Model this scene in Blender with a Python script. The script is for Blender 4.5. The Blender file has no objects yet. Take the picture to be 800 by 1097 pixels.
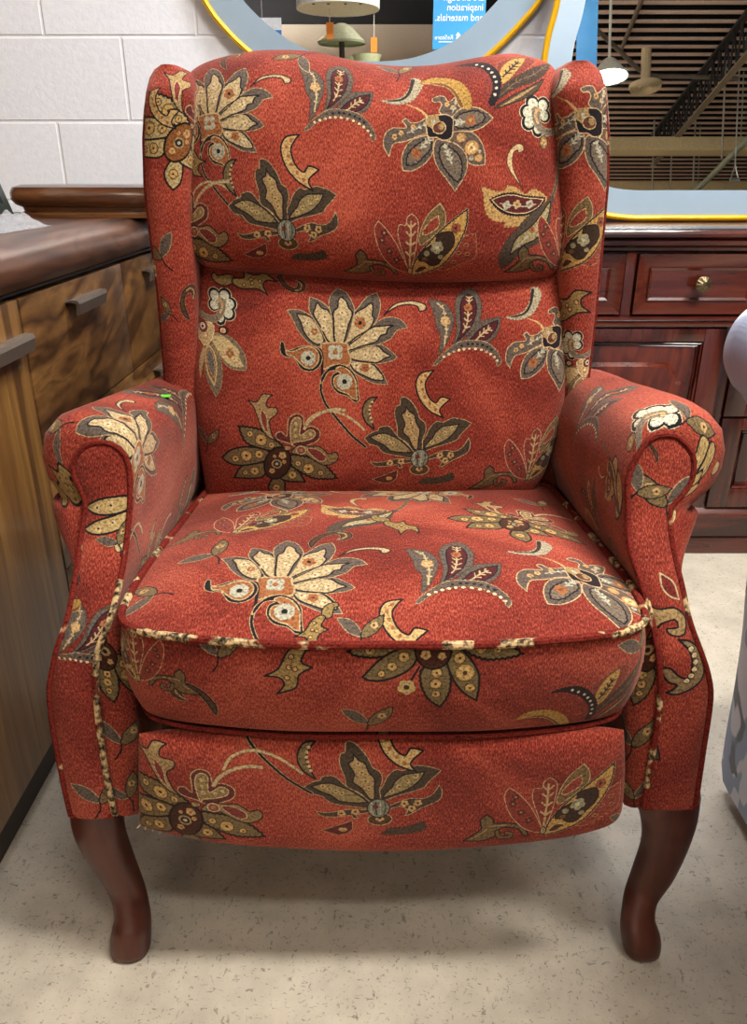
BLOCK_X, BLOCK_Z = -0.137, -0.0337
EXPOSURE = 0.38
WORLD, ADDED_UPLIGHT = 0.08, 55
LAMPS = [
 (1.15, 0.30, 2.75, 1.2, 0.25, 78, (1.0, 0.95, 0.88, 1), 'long ceiling lamp above the front of the red chair'),
 (0.95, -1.15, 3.7, 1.2, 0.25, 34, (1.0, 0.95, 0.88, 1), 'long ceiling lamp above the space in front of the chair'),
 (0.5, 1.65, 2.9, 1.2, 0.25, 38, (0.96, 0.97, 1.0, 1), 'long ceiling lamp above the dresser'),
 (-2.6, -6.0, 3.0, 0.3, 3.0, 50, (1.0, 0.95, 0.86, 1), 'added unseen ceiling lamp far behind the camera, nearer one of two'),  # this and the next are added out of view to light ceiling and far wall
 (-2.6, -11.0, 3.0, 0.3, 3.0, 70, (1.0, 0.95, 0.86, 1), 'added unseen ceiling lamp far behind the camera, farther one of two'),
]
import bpy, bmesh, math, random
import numpy as np
from mathutils import Vector, Matrix, noise as mnoise
from mathutils.bvhtree import BVHTree

random.seed(7)
rng = np.random.default_rng(11)
scene = bpy.context.scene
COL = scene.collection
PI = math.pi

# ------------------------------------------------------------------ camera
CAM_H, PITCH, FOC = 0.90, math.radians(23.5), 830.0
cd = bpy.data.cameras.new('camera')
cam = bpy.data.objects.new('camera', cd)
COL.objects.link(cam)
cam.location = (0, 0, CAM_H)
cam.rotation_euler = (PI / 2 - PITCH, 0, 0)
cd.sensor_fit = 'HORIZONTAL'
cd.sensor_width = 36.0
cd.lens = 36.0 * FOC / 800.0
cd.clip_start = 0.01
scene.camera = cam
CP, SP = math.cos(PITCH), math.sin(PITCH)


def ray(px, py):
    a = (px - 400.0) / FOC
    b = (548.5 - py) / FOC
    return Vector((a, CP + b * SP, -SP + b * CP))


def at(px, py, Y):
    """point of the photo at distance Y in front of the camera"""
    d = ray(px, py)
    t = Y / d.y
    return Vector((d.x * t, Y, CAM_H + d.z * t))


def at_z(px, py, z):
    d = ray(px, py)
    t = (z - CAM_H) / d.z
    return Vector((d.x * t, d.y * t, z))


# ------------------------------------------------------------------ tags
def tag(o, label=None, cat=None, group=None, kind=None):
    if label: o['label'] = label
    if cat: o['category'] = cat
    if group: o['group'] = group
    if kind: o['kind'] = kind
    return o


def empty(name, loc, label=None, cat=None, group=None, kind=None):
    o = bpy.data.objects.new(name, None)
    COL.objects.link(o)
    o.location = loc
    o.empty_display_size = 0.1
    return tag(o, label, cat, group, kind)


def sm(x, a, b):
    t = min(max((x - a) / (b - a), 0.0), 1.0)
    return t * t * (3 - 2 * t)


def lerp(a, b, t):
    return a + (b - a) * t


def catmull(pts, n=8, closed=False):
    """smooth curve; a point with 3rd element 1 (2-D input) is a corner"""
    P = [np.array(p[:2], float) for p in pts]
    C = [len(p) > 2 and p[2] == 1 for p in pts]
    m = len(P)
    out = []
    rngk = range(m) if closed else range(m - 1)
    for k in rngk:
        a, b = k, (k + 1) % m
        p1, p2 = P[a], P[b]
        p0 = P[(k - 1) % m] if (closed or k > 0) else p1
        p3 = P[(k + 2) % m] if (closed or k + 2 < m) else p2
        if C[a]: p0 = p1
        if C[b]: p3 = p2
        for q in range(n):
            t = q / n
            out.append(0.5 * ((2 * p1) + (p2 - p0) * t + (2 * p0 - 5 * p1 + 4 * p2 - p3) * t * t
                              + (3 * p1 - p0 - 3 * p2 + p3) * t ** 3))
    if not closed:
        out.append(P[-1])
    return np.array(out)


def resample(pts, n, closed=False):
    P = np.array(pts, float)
    if closed:
        P = np.vstack([P, P[:1]])
    d = np.r_[0, np.cumsum(np.linalg.norm(np.diff(P, axis=0), axis=1))]
    s = np.linspace(0, d[-1], n + 1 if closed else n)
    if closed: s = s[:-1]
    return np.stack([np.interp(s, d, P[:, k]) for k in range(P.shape[1])], 1)


def spline3(pts, n=10):
    """open smooth 3-D polyline"""
    P = [np.array(p, float) for p in pts]
    out = []
    m = len(P)
    for k in range(m - 1):
        p1, p2 = P[k], P[k + 1]
        p0 = P[k - 1] if k else p1
        p3 = P[k + 2] if k + 2 < m else p2
        for q in range(n):
            t = q / n
            out.append(0.5 * ((2 * p1) + (p2 - p0) * t + (2 * p0 - 5 * p1 + 4 * p2 - p3) * t * t
                              + (3 * p1 - p0 - 3 * p2 + p3) * t ** 3))
    out.append(P[-1])
    return np.array(out)


# ------------------------------------------------------------------ mesh builders
REG = {}          # panels with fabric coordinates


def mesh(name, V, F, mats, parent=None, uv=None, smooth=True, fmat=None, label=None, sharp=None):
    off = Vector((0, 0, 0))
    if parent is not None:
        p = parent
        while p is not None:
            off += p.location
            p = p.parent
    V = [Vector(v) for v in V]
    me = bpy.data.meshes.new(name)
    me.from_pydata([tuple(v - off) for v in V], [], F)
    if not isinstance(mats, (list, tuple)): mats = [mats]
    for m in mats: me.materials.append(m)
    if uv is not None:
        lay = me.uv_layers.new(name='UVMap')
        for lp in me.loops:
            lay.data[lp.index].uv = uv[lp.vertex_index]
    if fmat:
        for p in me.polygons: p.material_index = fmat[p.index]
    if smooth:
        me.polygons.foreach_set('use_smooth', [True] * len(me.polygons))
        if sharp: me.set_sharp_from_angle(angle=math.radians(sharp))
    me.update()
    o = bpy.data.objects.new(name, me)
    COL.objects.link(o)
    if parent is not None:
        o.parent = parent
    if label: o['label'] = label
    return o


class MB:
    """collects shapes that become ONE mesh"""
    def __init__(s): s.V, s.F, s.M = [], [], []

    def add(s, V, F, m=0):
        b = len(s.V)
        s.V += [Vector(v) for v in V]
        s.F += [tuple(b + i for i in f) for f in F]
        s.M += [m] * len(F)

    def box(s, a, b, m=0, bev=0.0):
        bm = bmesh.new()
        bmesh.ops.create_cube(bm, size=1.0)
        c = [(a[i] + b[i]) / 2 for i in range(3)]
        d = [abs(b[i] - a[i]) for i in range(3)]
        for v in bm.verts:
            v.co = Vector((c[0] + v.co.x * d[0], c[1] + v.co.y * d[1], c[2] + v.co.z * d[2]))
        if bev > 0:
            bmesh.ops.bevel(bm, geom=list(bm.edges), offset=min(bev, min(d) * 0.45), segments=2, profile=0.6, affect='EDGES')
        bm.verts.index_update()
        s.add([v.co.copy() for v in bm.verts], [[v.index for v in f.verts] for f in bm.faces], m)
        bm.free()

    def tube(s, pts, r, seg=10, m=0, closed=False, cap=True):
        P = [Vector(p) for p in pts]
        n = len(P)
        R = r if isinstance(r, (list, tuple, np.ndarray)) else [r] * n
        V, F = [], []
        up = None
        for i in range(n):
            a = P[(i - 1) % n] if (closed or i) else P[i]
            b = P[(i + 1) % n] if (closed or i < n - 1) else P[i]
            t = (b - a).normalized()
            if up is None:
                up = Vector((0, 0, 1)) if abs(t.z) < 0.9 else Vector((1, 0, 0))
            x = up.cross(t)
            if x.length < 1e-6: x = Vector((1, 0, 0)).cross(t)
            x.normalize()
            y = t.cross(x)
            up = y
            for k in range(seg):
                q = 2 * PI * k / seg
                V.append(P[i] + (x * math.cos(q) + y * math.sin(q)) * R[i])
        for i in range(n if closed else n - 1):
            j = (i + 1) % n
            for k in range(seg):
                l = (k + 1) % seg
                F.append((i * seg + k, i * seg + l, j * seg + l, j * seg + k))
        if cap and not closed:
            F.append(tuple(range(seg))[::-1])
            F.append(tuple((n - 1) * seg + k for k in range(seg)))
        s.add(V, F, m)

    def lathe(s, prof, c, seg=28, m=0, axis='z'):
        V, F = [], []
        for r, h in prof:
            for k in range(seg):
                q = 2 * PI * k / seg
                if axis == 'z': V.append((c[0] + r * math.cos(q), c[1] + r * math.sin(q), c[2] + h))
                elif axis == 'y': V.append((c[0] + r * math.cos(q), c[1] + h, c[2] + r * math.sin(q)))
                else: V.append((c[0] + h, c[1] + r * math.cos(q), c[2] + r * math.sin(q)))
        n = len(prof)
        for i in range(n - 1):
            for k in range(seg):
                l = (k + 1) % seg
                F.append((i * seg + k, i * seg + l, (i + 1) * seg + l, (i + 1) * seg + k))
        s.add(V, F, m)

    def prism(s, poly, axis, a, b, m=0):
        """closed 2-D polygon extruded along an axis from a to b"""
        n = len(poly)
        def mk(p, h):
            return {'x': (h, p[0], p[1]), 'y': (p[0], h, p[1]), 'z': (p[0], p[1], h)}[axis]
        V = [mk(p, a) for p in poly] + [mk(p, b) for p in poly]
        F = [(i, (i + 1) % n, n + (i + 1) % n, n + i) for i in range(n)]
        F += [tuple(range(n))[::-1], tuple(range(n, 2 * n))]
        s.add(V, F, m)

    def build(s, name, mats, parent=None, smooth=True, label=None, sharp=35, fix=True):
        o = mesh(name, s.V, s.F, mats, parent, smooth=False, fmat=s.M, label=label)
        me = o.data
        if fix:
            bm = bmesh.new(); bm.from_mesh(me)
            bmesh.ops.recalc_face_normals(bm, faces=list(bm.faces))
            bm.to_mesh(me); bm.free()
        if smooth:
            me.polygons.foreach_set('use_smooth', [True] * len(me.polygons))
            me.set_sharp_from_angle(angle=math.radians(sharp))
        return o


def grid_faces(nu, nv, flip=False):
    F = []
    for i in range(nu - 1):
        for j in range(nv - 1):
            f = (i * nv + j, (i + 1) * nv + j, (i + 1) * nv + j + 1, i * nv + j + 1)
            F.append(f[::-1] if flip else f)
    return F


def arclen_uv(G, i0, j0):
    du = np.linalg.norm(np.diff(G, axis=0), axis=2)
    dv = np.linalg.norm(np.diff(G, axis=1), axis=2)
    U = np.zeros(G.shape[:2]); W = np.zeros(G.shape[:2])
    U[1:] = np.cumsum(du, axis=0); U -= U[i0:i0 + 1]
    W[:, 1:] = np.cumsum(dv, axis=1); W -= W[:, j0:j0 + 1]
    return np.stack([U, W], 2)


def panel(name, key, G, uv, parent, flip=False, extra=None, label=None):
    """a fabric-covered grid surface; its fabric coordinates are metres"""
    nu, nv = G.shape[:2]
    V = G.reshape(-1, 3).tolist()
    UV = uv.reshape(-1, 2)
    F = grid_faces(nu, nv, flip)
    if extra:
        eV, eF, eUV = extra
        b = len(V)
        V += [list(v) for v in eV]
        UV = np.vstack([UV, np.array(eUV, float).reshape(-1, 2)])
        F += [tuple(i if i >= 0 else b - i - 1 for i in f) for f in eF]
    return panel_raw(name, key, V, F, UV, parent, label)


def panel_raw(name, key, V, F, UV, parent, label=None):
    lo, hi = UV.min(0) - 0.004, UV.max(0) + 0.004
    size = hi - lo
    mat = fabric_material(key, lo, size)
    o = mesh(name, V, F, mat, parent, uv=((UV - lo) / size).tolist(), label=label)
    REG[key] = dict(V=[Vector(v) for v in V], F=F, UV=UV, lo=lo, size=size, mat=mat)
    return o
# ------------------------------------------------------------------ materials
def srgb(h):
    h = h.lstrip('#')
    c = [int(h[i:i + 2], 16) / 255 for i in (0, 2, 4)]
    return tuple((x / 12.92 if x <= 0.04045 else ((x + 0.055) / 1.055) ** 2.4) for x in c) + (1,)


class NT:
    def __init__(s, name):
        s.m = bpy.data.materials.new(name)
        s.m.use_nodes = True
        s.t = s.m.node_tree
        s.b = s.t.nodes['Principled BSDF']

    def n(s, typ, **kw):
        x = s.t.nodes.new(typ)
        for k, v in kw.items():
            if k.startswith('i_'):
                x.inputs[k[2:].replace('_', ' ')].default_value = v
            else:
                setattr(x, k, v)
        return x

    def l(s, a, b): s.t.links.new(a, b)

    def coord(s, kind='Object', scale=(1, 1, 1), rot=(0, 0, 0), loc=(0, 0, 0)):
        tc = s.n('ShaderNodeTexCoord')
        mp = s.n('ShaderNodeMapping')
        mp.inputs['Scale'].default_value = scale
        mp.inputs['Rotation'].default_value = rot
        mp.inputs['Location'].default_value = loc
        s.l(tc.outputs[kind], mp.inputs['Vector'])
        return mp.outputs['Vector']

    def noise(s, vec, scale, detail=3, rough=0.55, dist=0.0):
        x = s.n('ShaderNodeTexNoise')
        x.inputs['Scale'].default_value = scale
        x.inputs['Detail'].default_value = detail
        x.inputs['Roughness'].default_value = rough
        x.inputs['Distortion'].default_value = dist
        s.l(vec, x.inputs['Vector'])
        return x.outputs['Fac']

    def ramp(s, fac, stops, interp='LINEAR'):
        r = s.n('ShaderNodeValToRGB')
        r.color_ramp.interpolation = interp
        e = r.color_ramp.elements
        while len(e) < len(stops): e.new(0.5)
        for k, (p, c) in enumerate(stops):
            e[k].position = p
            e[k].color = c if isinstance(c, tuple) else srgb(c)
        s.l(fac, r.inputs['Fac'])
        return r.outputs['Color']

    def mix(s, fac, a, b, blend='MIX'):
        x = s.n('ShaderNodeMix', data_type='RGBA', blend_type=blend)
        for v, i in ((fac, 0), (a, 6), (b, 7)):
            if isinstance(v, (int, float)): x.inputs[i].default_value = v
            elif isinstance(v, tuple): x.inputs[i].default_value = v
            else: s.l(v, x.inputs[i])
        return x.outputs[2]

    def bump(s, h, strength=0.3, dist=0.002):
        b = s.n('ShaderNodeBump')
        b.inputs['Strength'].default_value = strength
        b.inputs['Distance'].default_value = dist
        s.l(h, b.inputs['Height'])
        s.l(b.outputs['Normal'], s.b.inputs['Normal'])

    def base(s, c):
        if isinstance(c, tuple): s.b.inputs['Base Color'].default_value = c
        else: s.l(c, s.b.inputs['Base Color'])

    def set(s, **kw):
        for k, v in kw.items():
            s.b.inputs[k.replace('_', ' ')].default_value = v
        return s


def plain(name, col, rough=0.5, metal=0.0, var=0.12, scale=60, bump=0.0, **kw):
    t = NT(name)
    c = srgb(col)
    v = t.coord()
    f = t.noise(v, scale, 4)
    d = tuple(x * (1 - var) for x in c[:3]) + (1,)
    l = tuple(min(1, x * (1 + var)) for x in c[:3]) + (1,)
    t.base(t.ramp(f, [(0.3, d), (0.7, l)]))
    t.set(Roughness=rough, Metallic=metal, **kw)
    if bump: t.bump(f, bump)
    return t.m


def wood(name, dark, mid, light, axis='z', scale=14, rough=0.35, coat=0.2, stretch=0.08, dist=1.5, rings=1.0):
    """long grain along the given object axis"""
    t = NT(name)
    sc = {'x': (stretch, 1, 1), 'y': (1, stretch, 1), 'z': (1, 1, stretch)}[axis]
    v = t.coord(scale=sc)
    big = t.noise(v, scale * 0.35 * rings, 3, 0.5, dist)
    fine = t.noise(v, scale * 9, 5, 0.65, 0.2)
    w = t.n('ShaderNodeMath', operation='MULTIPLY'); t.l(big, w.inputs[0]); w.inputs[1].default_value = 9.0
    fr = t.n('ShaderNodeMath', operation='PINGPONG'); t.l(w.outputs[0], fr.inputs[0]); fr.inputs[1].default_value = 1.0
    c1 = t.ramp(fr.outputs[0], [(0.0, dark), (0.35, mid), (0.8, light), (1.0, mid)])
    c2 = t.ramp(fine, [(0.32, (0.45, 0.42, 0.4, 1)), (0.6, (1, 1, 1, 1))])
    t.base(t.mix(0.75, c1, c2, 'MULTIPLY'))
    t.set(Roughness=rough, Coat_Weight=coat, Coat_Roughness=0.15)
    t.bump(fine, 0.12, 0.001)
    return t.m


RED_D, RED_M, RED_L = '#3b100c', '#74271c', '#aa533d'


def red_weave(t, vec):
    """chenille: short vertical yarns, uneven nap"""
    y = t.n('ShaderNodeMapping'); y.inputs['Scale'].default_value = (1, 0.38, 1); t.l(vec, y.inputs['Vector'])
    f1 = t.noise(y.outputs['Vector'], 720, 2, 0.6)
    f2 = t.noise(vec, 230, 3, 0.6)
    f3 = t.noise(vec, 5.5, 4, 0.6, 0.6)
    a = t.n('ShaderNodeMath', operation='MULTIPLY_ADD'); t.l(f2, a.inputs[0]); a.inputs[1].default_value = 0.28; t.l(f1, a.inputs[2])
    b = t.n('ShaderNodeMath', operation='MULTIPLY_ADD'); t.l(f3, b.inputs[0]); b.inputs[1].default_value = 0.80; t.l(a.outputs[0], b.inputs[2])
    return f1, b.outputs[0]


def fabric_material(key, lo, size):
    t = NT('floral_chenille_' + key)
    tc = t.n('ShaderNodeTexCoord')
    mp = t.n('ShaderNodeMapping')
    mp.inputs['Scale'].default_value = (size[0], size[1], 1)
    mp.inputs['Location'].default_value = (lo[0] + 3, lo[1] + 3, 0)
    t.l(tc.outputs['UV'], mp.inputs['Vector'])
    vec = mp.outputs['Vector']
    f1, hgt = red_weave(t, vec)
    # rescale the ramp input into 0..1
    mr = t.n('ShaderNodeMapRange'); t.l(hgt, mr.inputs['Value'])
    mr.inputs['From Min'].default_value = 0.73; mr.inputs['From Max'].default_value = 1.35
    red = t.ramp(mr.outputs['Result'], [(0.1, RED_D), (0.5, RED_M), (0.9, RED_L)])
    img = t.n('ShaderNodeTexImage'); img.name = 'motifs'; img.extension = 'EXTEND'
    t.l(tc.outputs['UV'], img.inputs['Vector'])
    f4 = t.noise(vec, 330, 3, 0.65)
    yarn = t.ramp(f4, [(0.36, (0.25, 0.24, 0.23, 1)), (0.5, (0.72, 0.71, 0.70, 1)), (0.68, (1.05, 1.02, 0.98, 1))])
    mot = t.mix(0.95, img.outputs['Color'], yarn, 'MULTIPLY')
    t.base(t.mix(img.outputs['Alpha'], red, mot))
    t.set(Roughness=0.9, Sheen_Weight=0.16, Sheen_Roughness=0.5, Specular_IOR_Level=0.15)
    t.b.inputs['Sheen Tint'].default_value = (1.0, 0.62, 0.5, 1)
    t.bump(f1, 0.35, 0.0012)
    return t.m


def piping_material(name, motif=0.5):
    t = NT(name)
    v = t.coord()
    f = t.noise(v, 26, 2, 0.5)
    g = t.noise(v, 420, 2, 0.6)
    red = t.ramp(g, [(0.3, '#2c0c0a'), (0.55, '#6b231b'), (0.8, RED_M)])
    tan = t.ramp(t.noise(v, 160, 3, 0.6), [(0.36, '#1d1712'), (0.47, '#6d5c44'), (0.58, '#bfa276')])
    k = t.ramp(f, [(motif, (0, 0, 0, 1)), (motif + 0.04, (1, 1, 1, 1))])
    t.base(t.mix(k, red, tan))
    t.set(Roughness=0.95, Specular_IOR_Level=0.1)
    t.bump(g, 0.4, 0.0015)
    return t.m


def red_material(name='plain_red_chenille'):
    t = NT(name)
    v = t.coord()
    f = t.noise(v, 500, 3, 0.6)
    t.base(t.ramp(f, [(0.3, RED_D), (0.5, RED_M), (0.75, RED_L)]))
    t.set(Roughness=0.9, Sheen_Weight=0.3)
    t.bump(f, 0.3, 0.001)
    return t.m
# ------------------------------------------------------------------ the woven flowers
RES = 1800.0      # texels per metre of fabric
TAUPE, DTAUPE, CREAM, TAN, OLIVE = '#5c5249', '#43382b', '#baa57b', '#a1865a', '#736241'
BLACK, GOLD, ORANGE, MAROON, PALE, BROWN, BEIGE = '#15131a', '#bd9a66', '#9a6039', '#5a2220', '#aeac96', '#46261a', '#b89e72'
DMAUVE = '#4d4243'


class Motif:
    """k = metres per drawing unit, anchor in drawing units; y grows downwards"""
    def __init__(s, k, anchor, x0, y0, x1, y1):
        s.k, s.a = k, anchor
        s.q = k * RES
        s.x0, s.y0 = x0, y0
        s.W, s.H = int((x1 - x0) * s.q) + 1, int((y1 - y0) * s.q) + 1
        s.im = np.zeros((s.H, s.W, 4), np.float32)

    def _tx(s, p):
        return np.stack([(p[:, 0] - s.x0) * s.q, (p[:, 1] - s.y0) * s.q], 1)

    def _box(s, p, pad):
        a = np.floor(p.min(0) - pad).astype(int); b = np.ceil(p.max(0) + pad).astype(int) + 1
        return max(a[0], 0), max(a[1], 0), min(b[0], s.W), min(b[1], s.H)

    def _put(s, xa, ya, mask, col):
        v = s.im[ya:ya + mask.shape[0], xa:xa + mask.shape[1]]
        h = col.lstrip('#')
        v[mask] = [int(h[i:i + 2], 16) / 255 for i in (0, 2, 4)] + [1.0]

    def poly(s, p, col):
        p = s._tx(np.array(p, float))
        xa, ya, xb, yb = s._box(p, 1)
        if xb <= xa or yb <= ya: return
        X, Y = np.meshgrid(np.arange(xa, xb) + 0.5, np.arange(ya, yb) + 0.5)
        m = np.zeros(X.shape, bool)
        n = len(p)
        for i in range(n):
            x1, y1 = p[i]; x2, y2 = p[(i + 1) % n]
            if y1 == y2: continue
            c = (y1 > Y) != (y2 > Y)
            m ^= c & (X < (x2 - x1) * (Y - y1) / (y2 - y1) + x1)
        s._put(xa, ya, m, col)

    def line(s, p, w, col, closed=False, taper=None):
        p = s._tx(np.array(p, float))
        r = max(w * s.q / 2, 0.75)
        n = len(p)
        for i in range(n if closed else n - 1):
            a, b = p[i], p[(i + 1) % n]
            rr = r
            if taper: rr = r * lerp(taper[0], taper[1], i / max(1, n - 2))
            xa, ya, xb, yb = s._box(np.array([a, b]), rr + 1)
            if xb <= xa or yb <= ya: continue
            X, Y = np.meshgrid(np.arange(xa, xb) + 0.5, np.arange(ya, yb) + 0.5)
            d = b - a
            L = float(d @ d) + 1e-9
            t = np.clip(((X - a[0]) * d[0] + (Y - a[1]) * d[1]) / L, 0, 1)
            q = (X - a[0] - t * d[0]) ** 2 + (Y - a[1] - t * d[1]) ** 2
            s._put(xa, ya, q <= rr * rr, col)

    def leaf(s, pts, col, edge=None, w=6, serr=0, step=22, rim=None, rw=4):
        c = catmull(pts, 9, True)
        if serr:
            c = resample(c, max(12, int(np.linalg.norm(np.diff(c, axis=0), axis=1).sum() / step) * 2), True)
            d = np.roll(c, -1, 0) - np.roll(c, 1, 0)
            nrm = np.stack([d[:, 1], -d[:, 0]], 1) / (np.linalg.norm(d, axis=1)[:, None] + 1e-9)
            area = np.sum(c[:, 0] * np.roll(c[:, 1], -1) - np.roll(c[:, 0], -1) * c[:, 1])
            if area < 0: nrm = -nrm
            c[::2] += nrm[::2] * serr
        if rim: s.line(c, w + 2 * rw, rim, True)
        s.poly(c, col)
        if edge: s.line(c, w, edge, True)

    def stroke(s, pts, w, col, edge=None, ew=5, taper=None):
        c = catmull(pts, 9)
        if edge: s.line(c, w + 2 * ew, edge, taper=taper)
        s.line(c, w, col, taper=taper)

    def disc(s, x, y, rx, ry, col, edge=None, w=5, rot=0.0):
        t = np.linspace(0, 2 * PI, 30, endpoint=False)
        cx, cy = rx * np.cos(t), ry * np.sin(t)
        p = np.stack([x + cx * math.cos(rot) - cy * math.sin(rot), y + cx * math.sin(rot) + cy * math.cos(rot)], 1)
        s.poly(p, col)
        if edge: s.line(p, w, edge, True)

    def bloom(s, x, y, r, col, eye, n=5, rot=0.3):
        for k in range(n):
            q = rot + 2 * PI * k / n
            s.disc(x + r * 0.55 * math.cos(q), y + r * 0.55 * math.sin(q), r * 0.48, r * 0.48, col)
        s.disc(x, y, r * 0.3, r * 0.3, eye)

    def rib(s, pts, w, col, ticks=4, tl=22):
        c = catmull(pts, 9)
        s.line(c, w, col)
        for k in range(1, ticks + 1):
            i = int(len(c) * k / (ticks + 1.2))
            d = c[min(i + 2, len(c) - 1)] - c[max(i - 2, 0)]
            d = d / (np.linalg.norm(d) + 1e-9)
            for sg in (-1, 1):
                e = c[i] + tl * (np.array([-d[1], d[0]]) * sg * 0.8 - d * 0.75)
                s.line([c[i], e], w * 0.9, col)


def m_lotus():
    m = Motif(0.2298e-3, (365, 450), 10, -40, 930, 1100)
    # stems first
    m.stroke([(288, 600), (285, 660), (310, 730), (345, 775), (400, 840), (480, 925), (560, 990)], 12, BLACK, BEIGE, 4)
    m.stroke([(189, 880), (225, 820), (286, 785), (350, 778), (430, 800), (500, 845), (545, 886)], 13, '#b9a57c', '#8d744c', 2)
    out = [
        [(80, 205, 1), (150, 200), (220, 235), (270, 300), (310, 385), (260, 410), (200, 380), (145, 320), (115, 260)],
        [(215, 120, 1), (270, 140), (330, 190), (360, 260), (360, 385), (320, 385), (270, 300), (215, 215), (210, 160)],
        [(675, 620, 1), (600, 615), (540, 590), (470, 545), (450, 490), (520, 485), (590, 500), (640, 550)],
        [(725, 465, 1), (690, 485), (600, 500), (450, 485), (440, 430), (520, 405), (620, 390), (690, 430)],
        [(780, 295, 1), (720, 310), (680, 360), (600, 395), (520, 405), (440, 430), (430, 395), (500, 340), (580, 280), (640, 240), (700, 235), (750, 255)],
        [(605, 85, 1), (625, 150), (615, 215), (590, 270), (520, 330), (430, 390), (410, 370), (450, 240), (500, 170), (550, 110)],
        [(378, 60, 1), (430, 90), (465, 160), (470, 220), (420, 385), (355, 385), (340, 250), (325, 150), (345, 95)],
    ]
    inn = [
        [(140, 228), (180, 228), (225, 245), (265, 295), (298, 370), (262, 395), (215, 370), (180, 325), (160, 270)],
        [(258, 155), (285, 185), (320, 200), (345, 255), (352, 375), (318, 370), (280, 300), (235, 225), (245, 190)],
        [(645, 595), (600, 595), (545, 575), (480, 540), (455, 495), (520, 490), (585, 505), (620, 540), (645, 570)],
        [(685, 455), (650, 470), (600, 495), (460, 475), (445, 440), (520, 408), (605, 400), (650, 435)],
        [(695, 282), (665, 300), (655, 330), (625, 340), (600, 375), (520, 400), (445, 425), (440, 400), (500, 350), (570, 295), (640, 285)],
        [(570, 150), (580, 180), (575, 225), (585, 245), (560, 300), (490, 345), (435, 385), (418, 375), (450, 270), (480, 210), (530, 180)],
        [(395, 118), (425, 140), (440, 180), (460, 215), (435, 290), (410, 380), (362, 380), (352, 260), (352, 205), (375, 180), (380, 140)],
    ]
    for o, i in zip(out, inn):
        m.leaf(o, TAUPE, BEIGE, 5)
        m.leaf(i, CREAM, BLACK, 8)
    for x, y in ((200, 275), (235, 325), (300, 240), (295, 300), (400, 210), (400, 290), (590, 340), (540, 370), (605, 450), (540, 450), (490, 510), (595, 555)):
        m.bloom(x, y, 20, '#cdbd95', ORANGE)
    m.bloom(505, 268, 34, ORANGE, BLACK); m.bloom(540, 525, 26, ORANGE, '#8a4a2a'); m.bloom(240, 322, 20, ORANGE, CREAM)
    m.leaf([(280, 390, 1), (360, 382), (430, 388), (440, 430), (455, 470), (440, 512), (360, 510), (300, 532), (285, 470)], ORANGE, CREAM, 9)
    m.bloom(365, 437, 48, PALE, ORANGE, 4, 0.8)
    # two paisleys
    m.stroke([(275, 425), (290, 470), (290, 560), (287, 610)], 20, BLACK, taper=(0.9, 0.6))
    m.leaf([(45, 390), (65, 395), (75, 430), (110, 430), (160, 410), (220, 405), (270, 425), (290, 470), (275, 520), (230, 550), (170, 540), (125, 480), (80, 475), (45, 450)], BLACK, BEIGE, 5)
    m.leaf([(75, 437, 1), (120, 440), (180, 415), (235, 415), (265, 445), (268, 490), (235, 530), (190, 528), (150, 495), (120, 468), (85, 462)], ORANGE, CREAM, 7)
    m.bloom(208, 475, 44, PALE, BLACK, 8)
    m.leaf([(285, 590), (300, 560), (340, 520), (400, 505), (460, 535), (495, 590), (500, 640), (512, 715, 1), (480, 722), (440, 690), (380, 670), (345, 620), (350, 570), (380, 545), (330, 550), (300, 600), (285, 620)], BLACK, BEIGE, 5)
    m.leaf([(400, 520), (450, 545), (485, 600), (492, 660), (497, 708, 1), (470, 700), (440, 675), (390, 655), (360, 620), (365, 580), (400, 560), (370, 535)], ORANGE, CREAM, 7)
    m.bloom(422, 605, 46, PALE, BLACK, 8)
    # the loose comma beside it
    m.leaf([(640, 225, 1), (700, 160), (760, 138), (820, 135), (880, 155), (885, 185), (850, 195), (835, 165), (770, 158), (705, 178)], CREAM, BLACK, 7)
    return m


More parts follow.
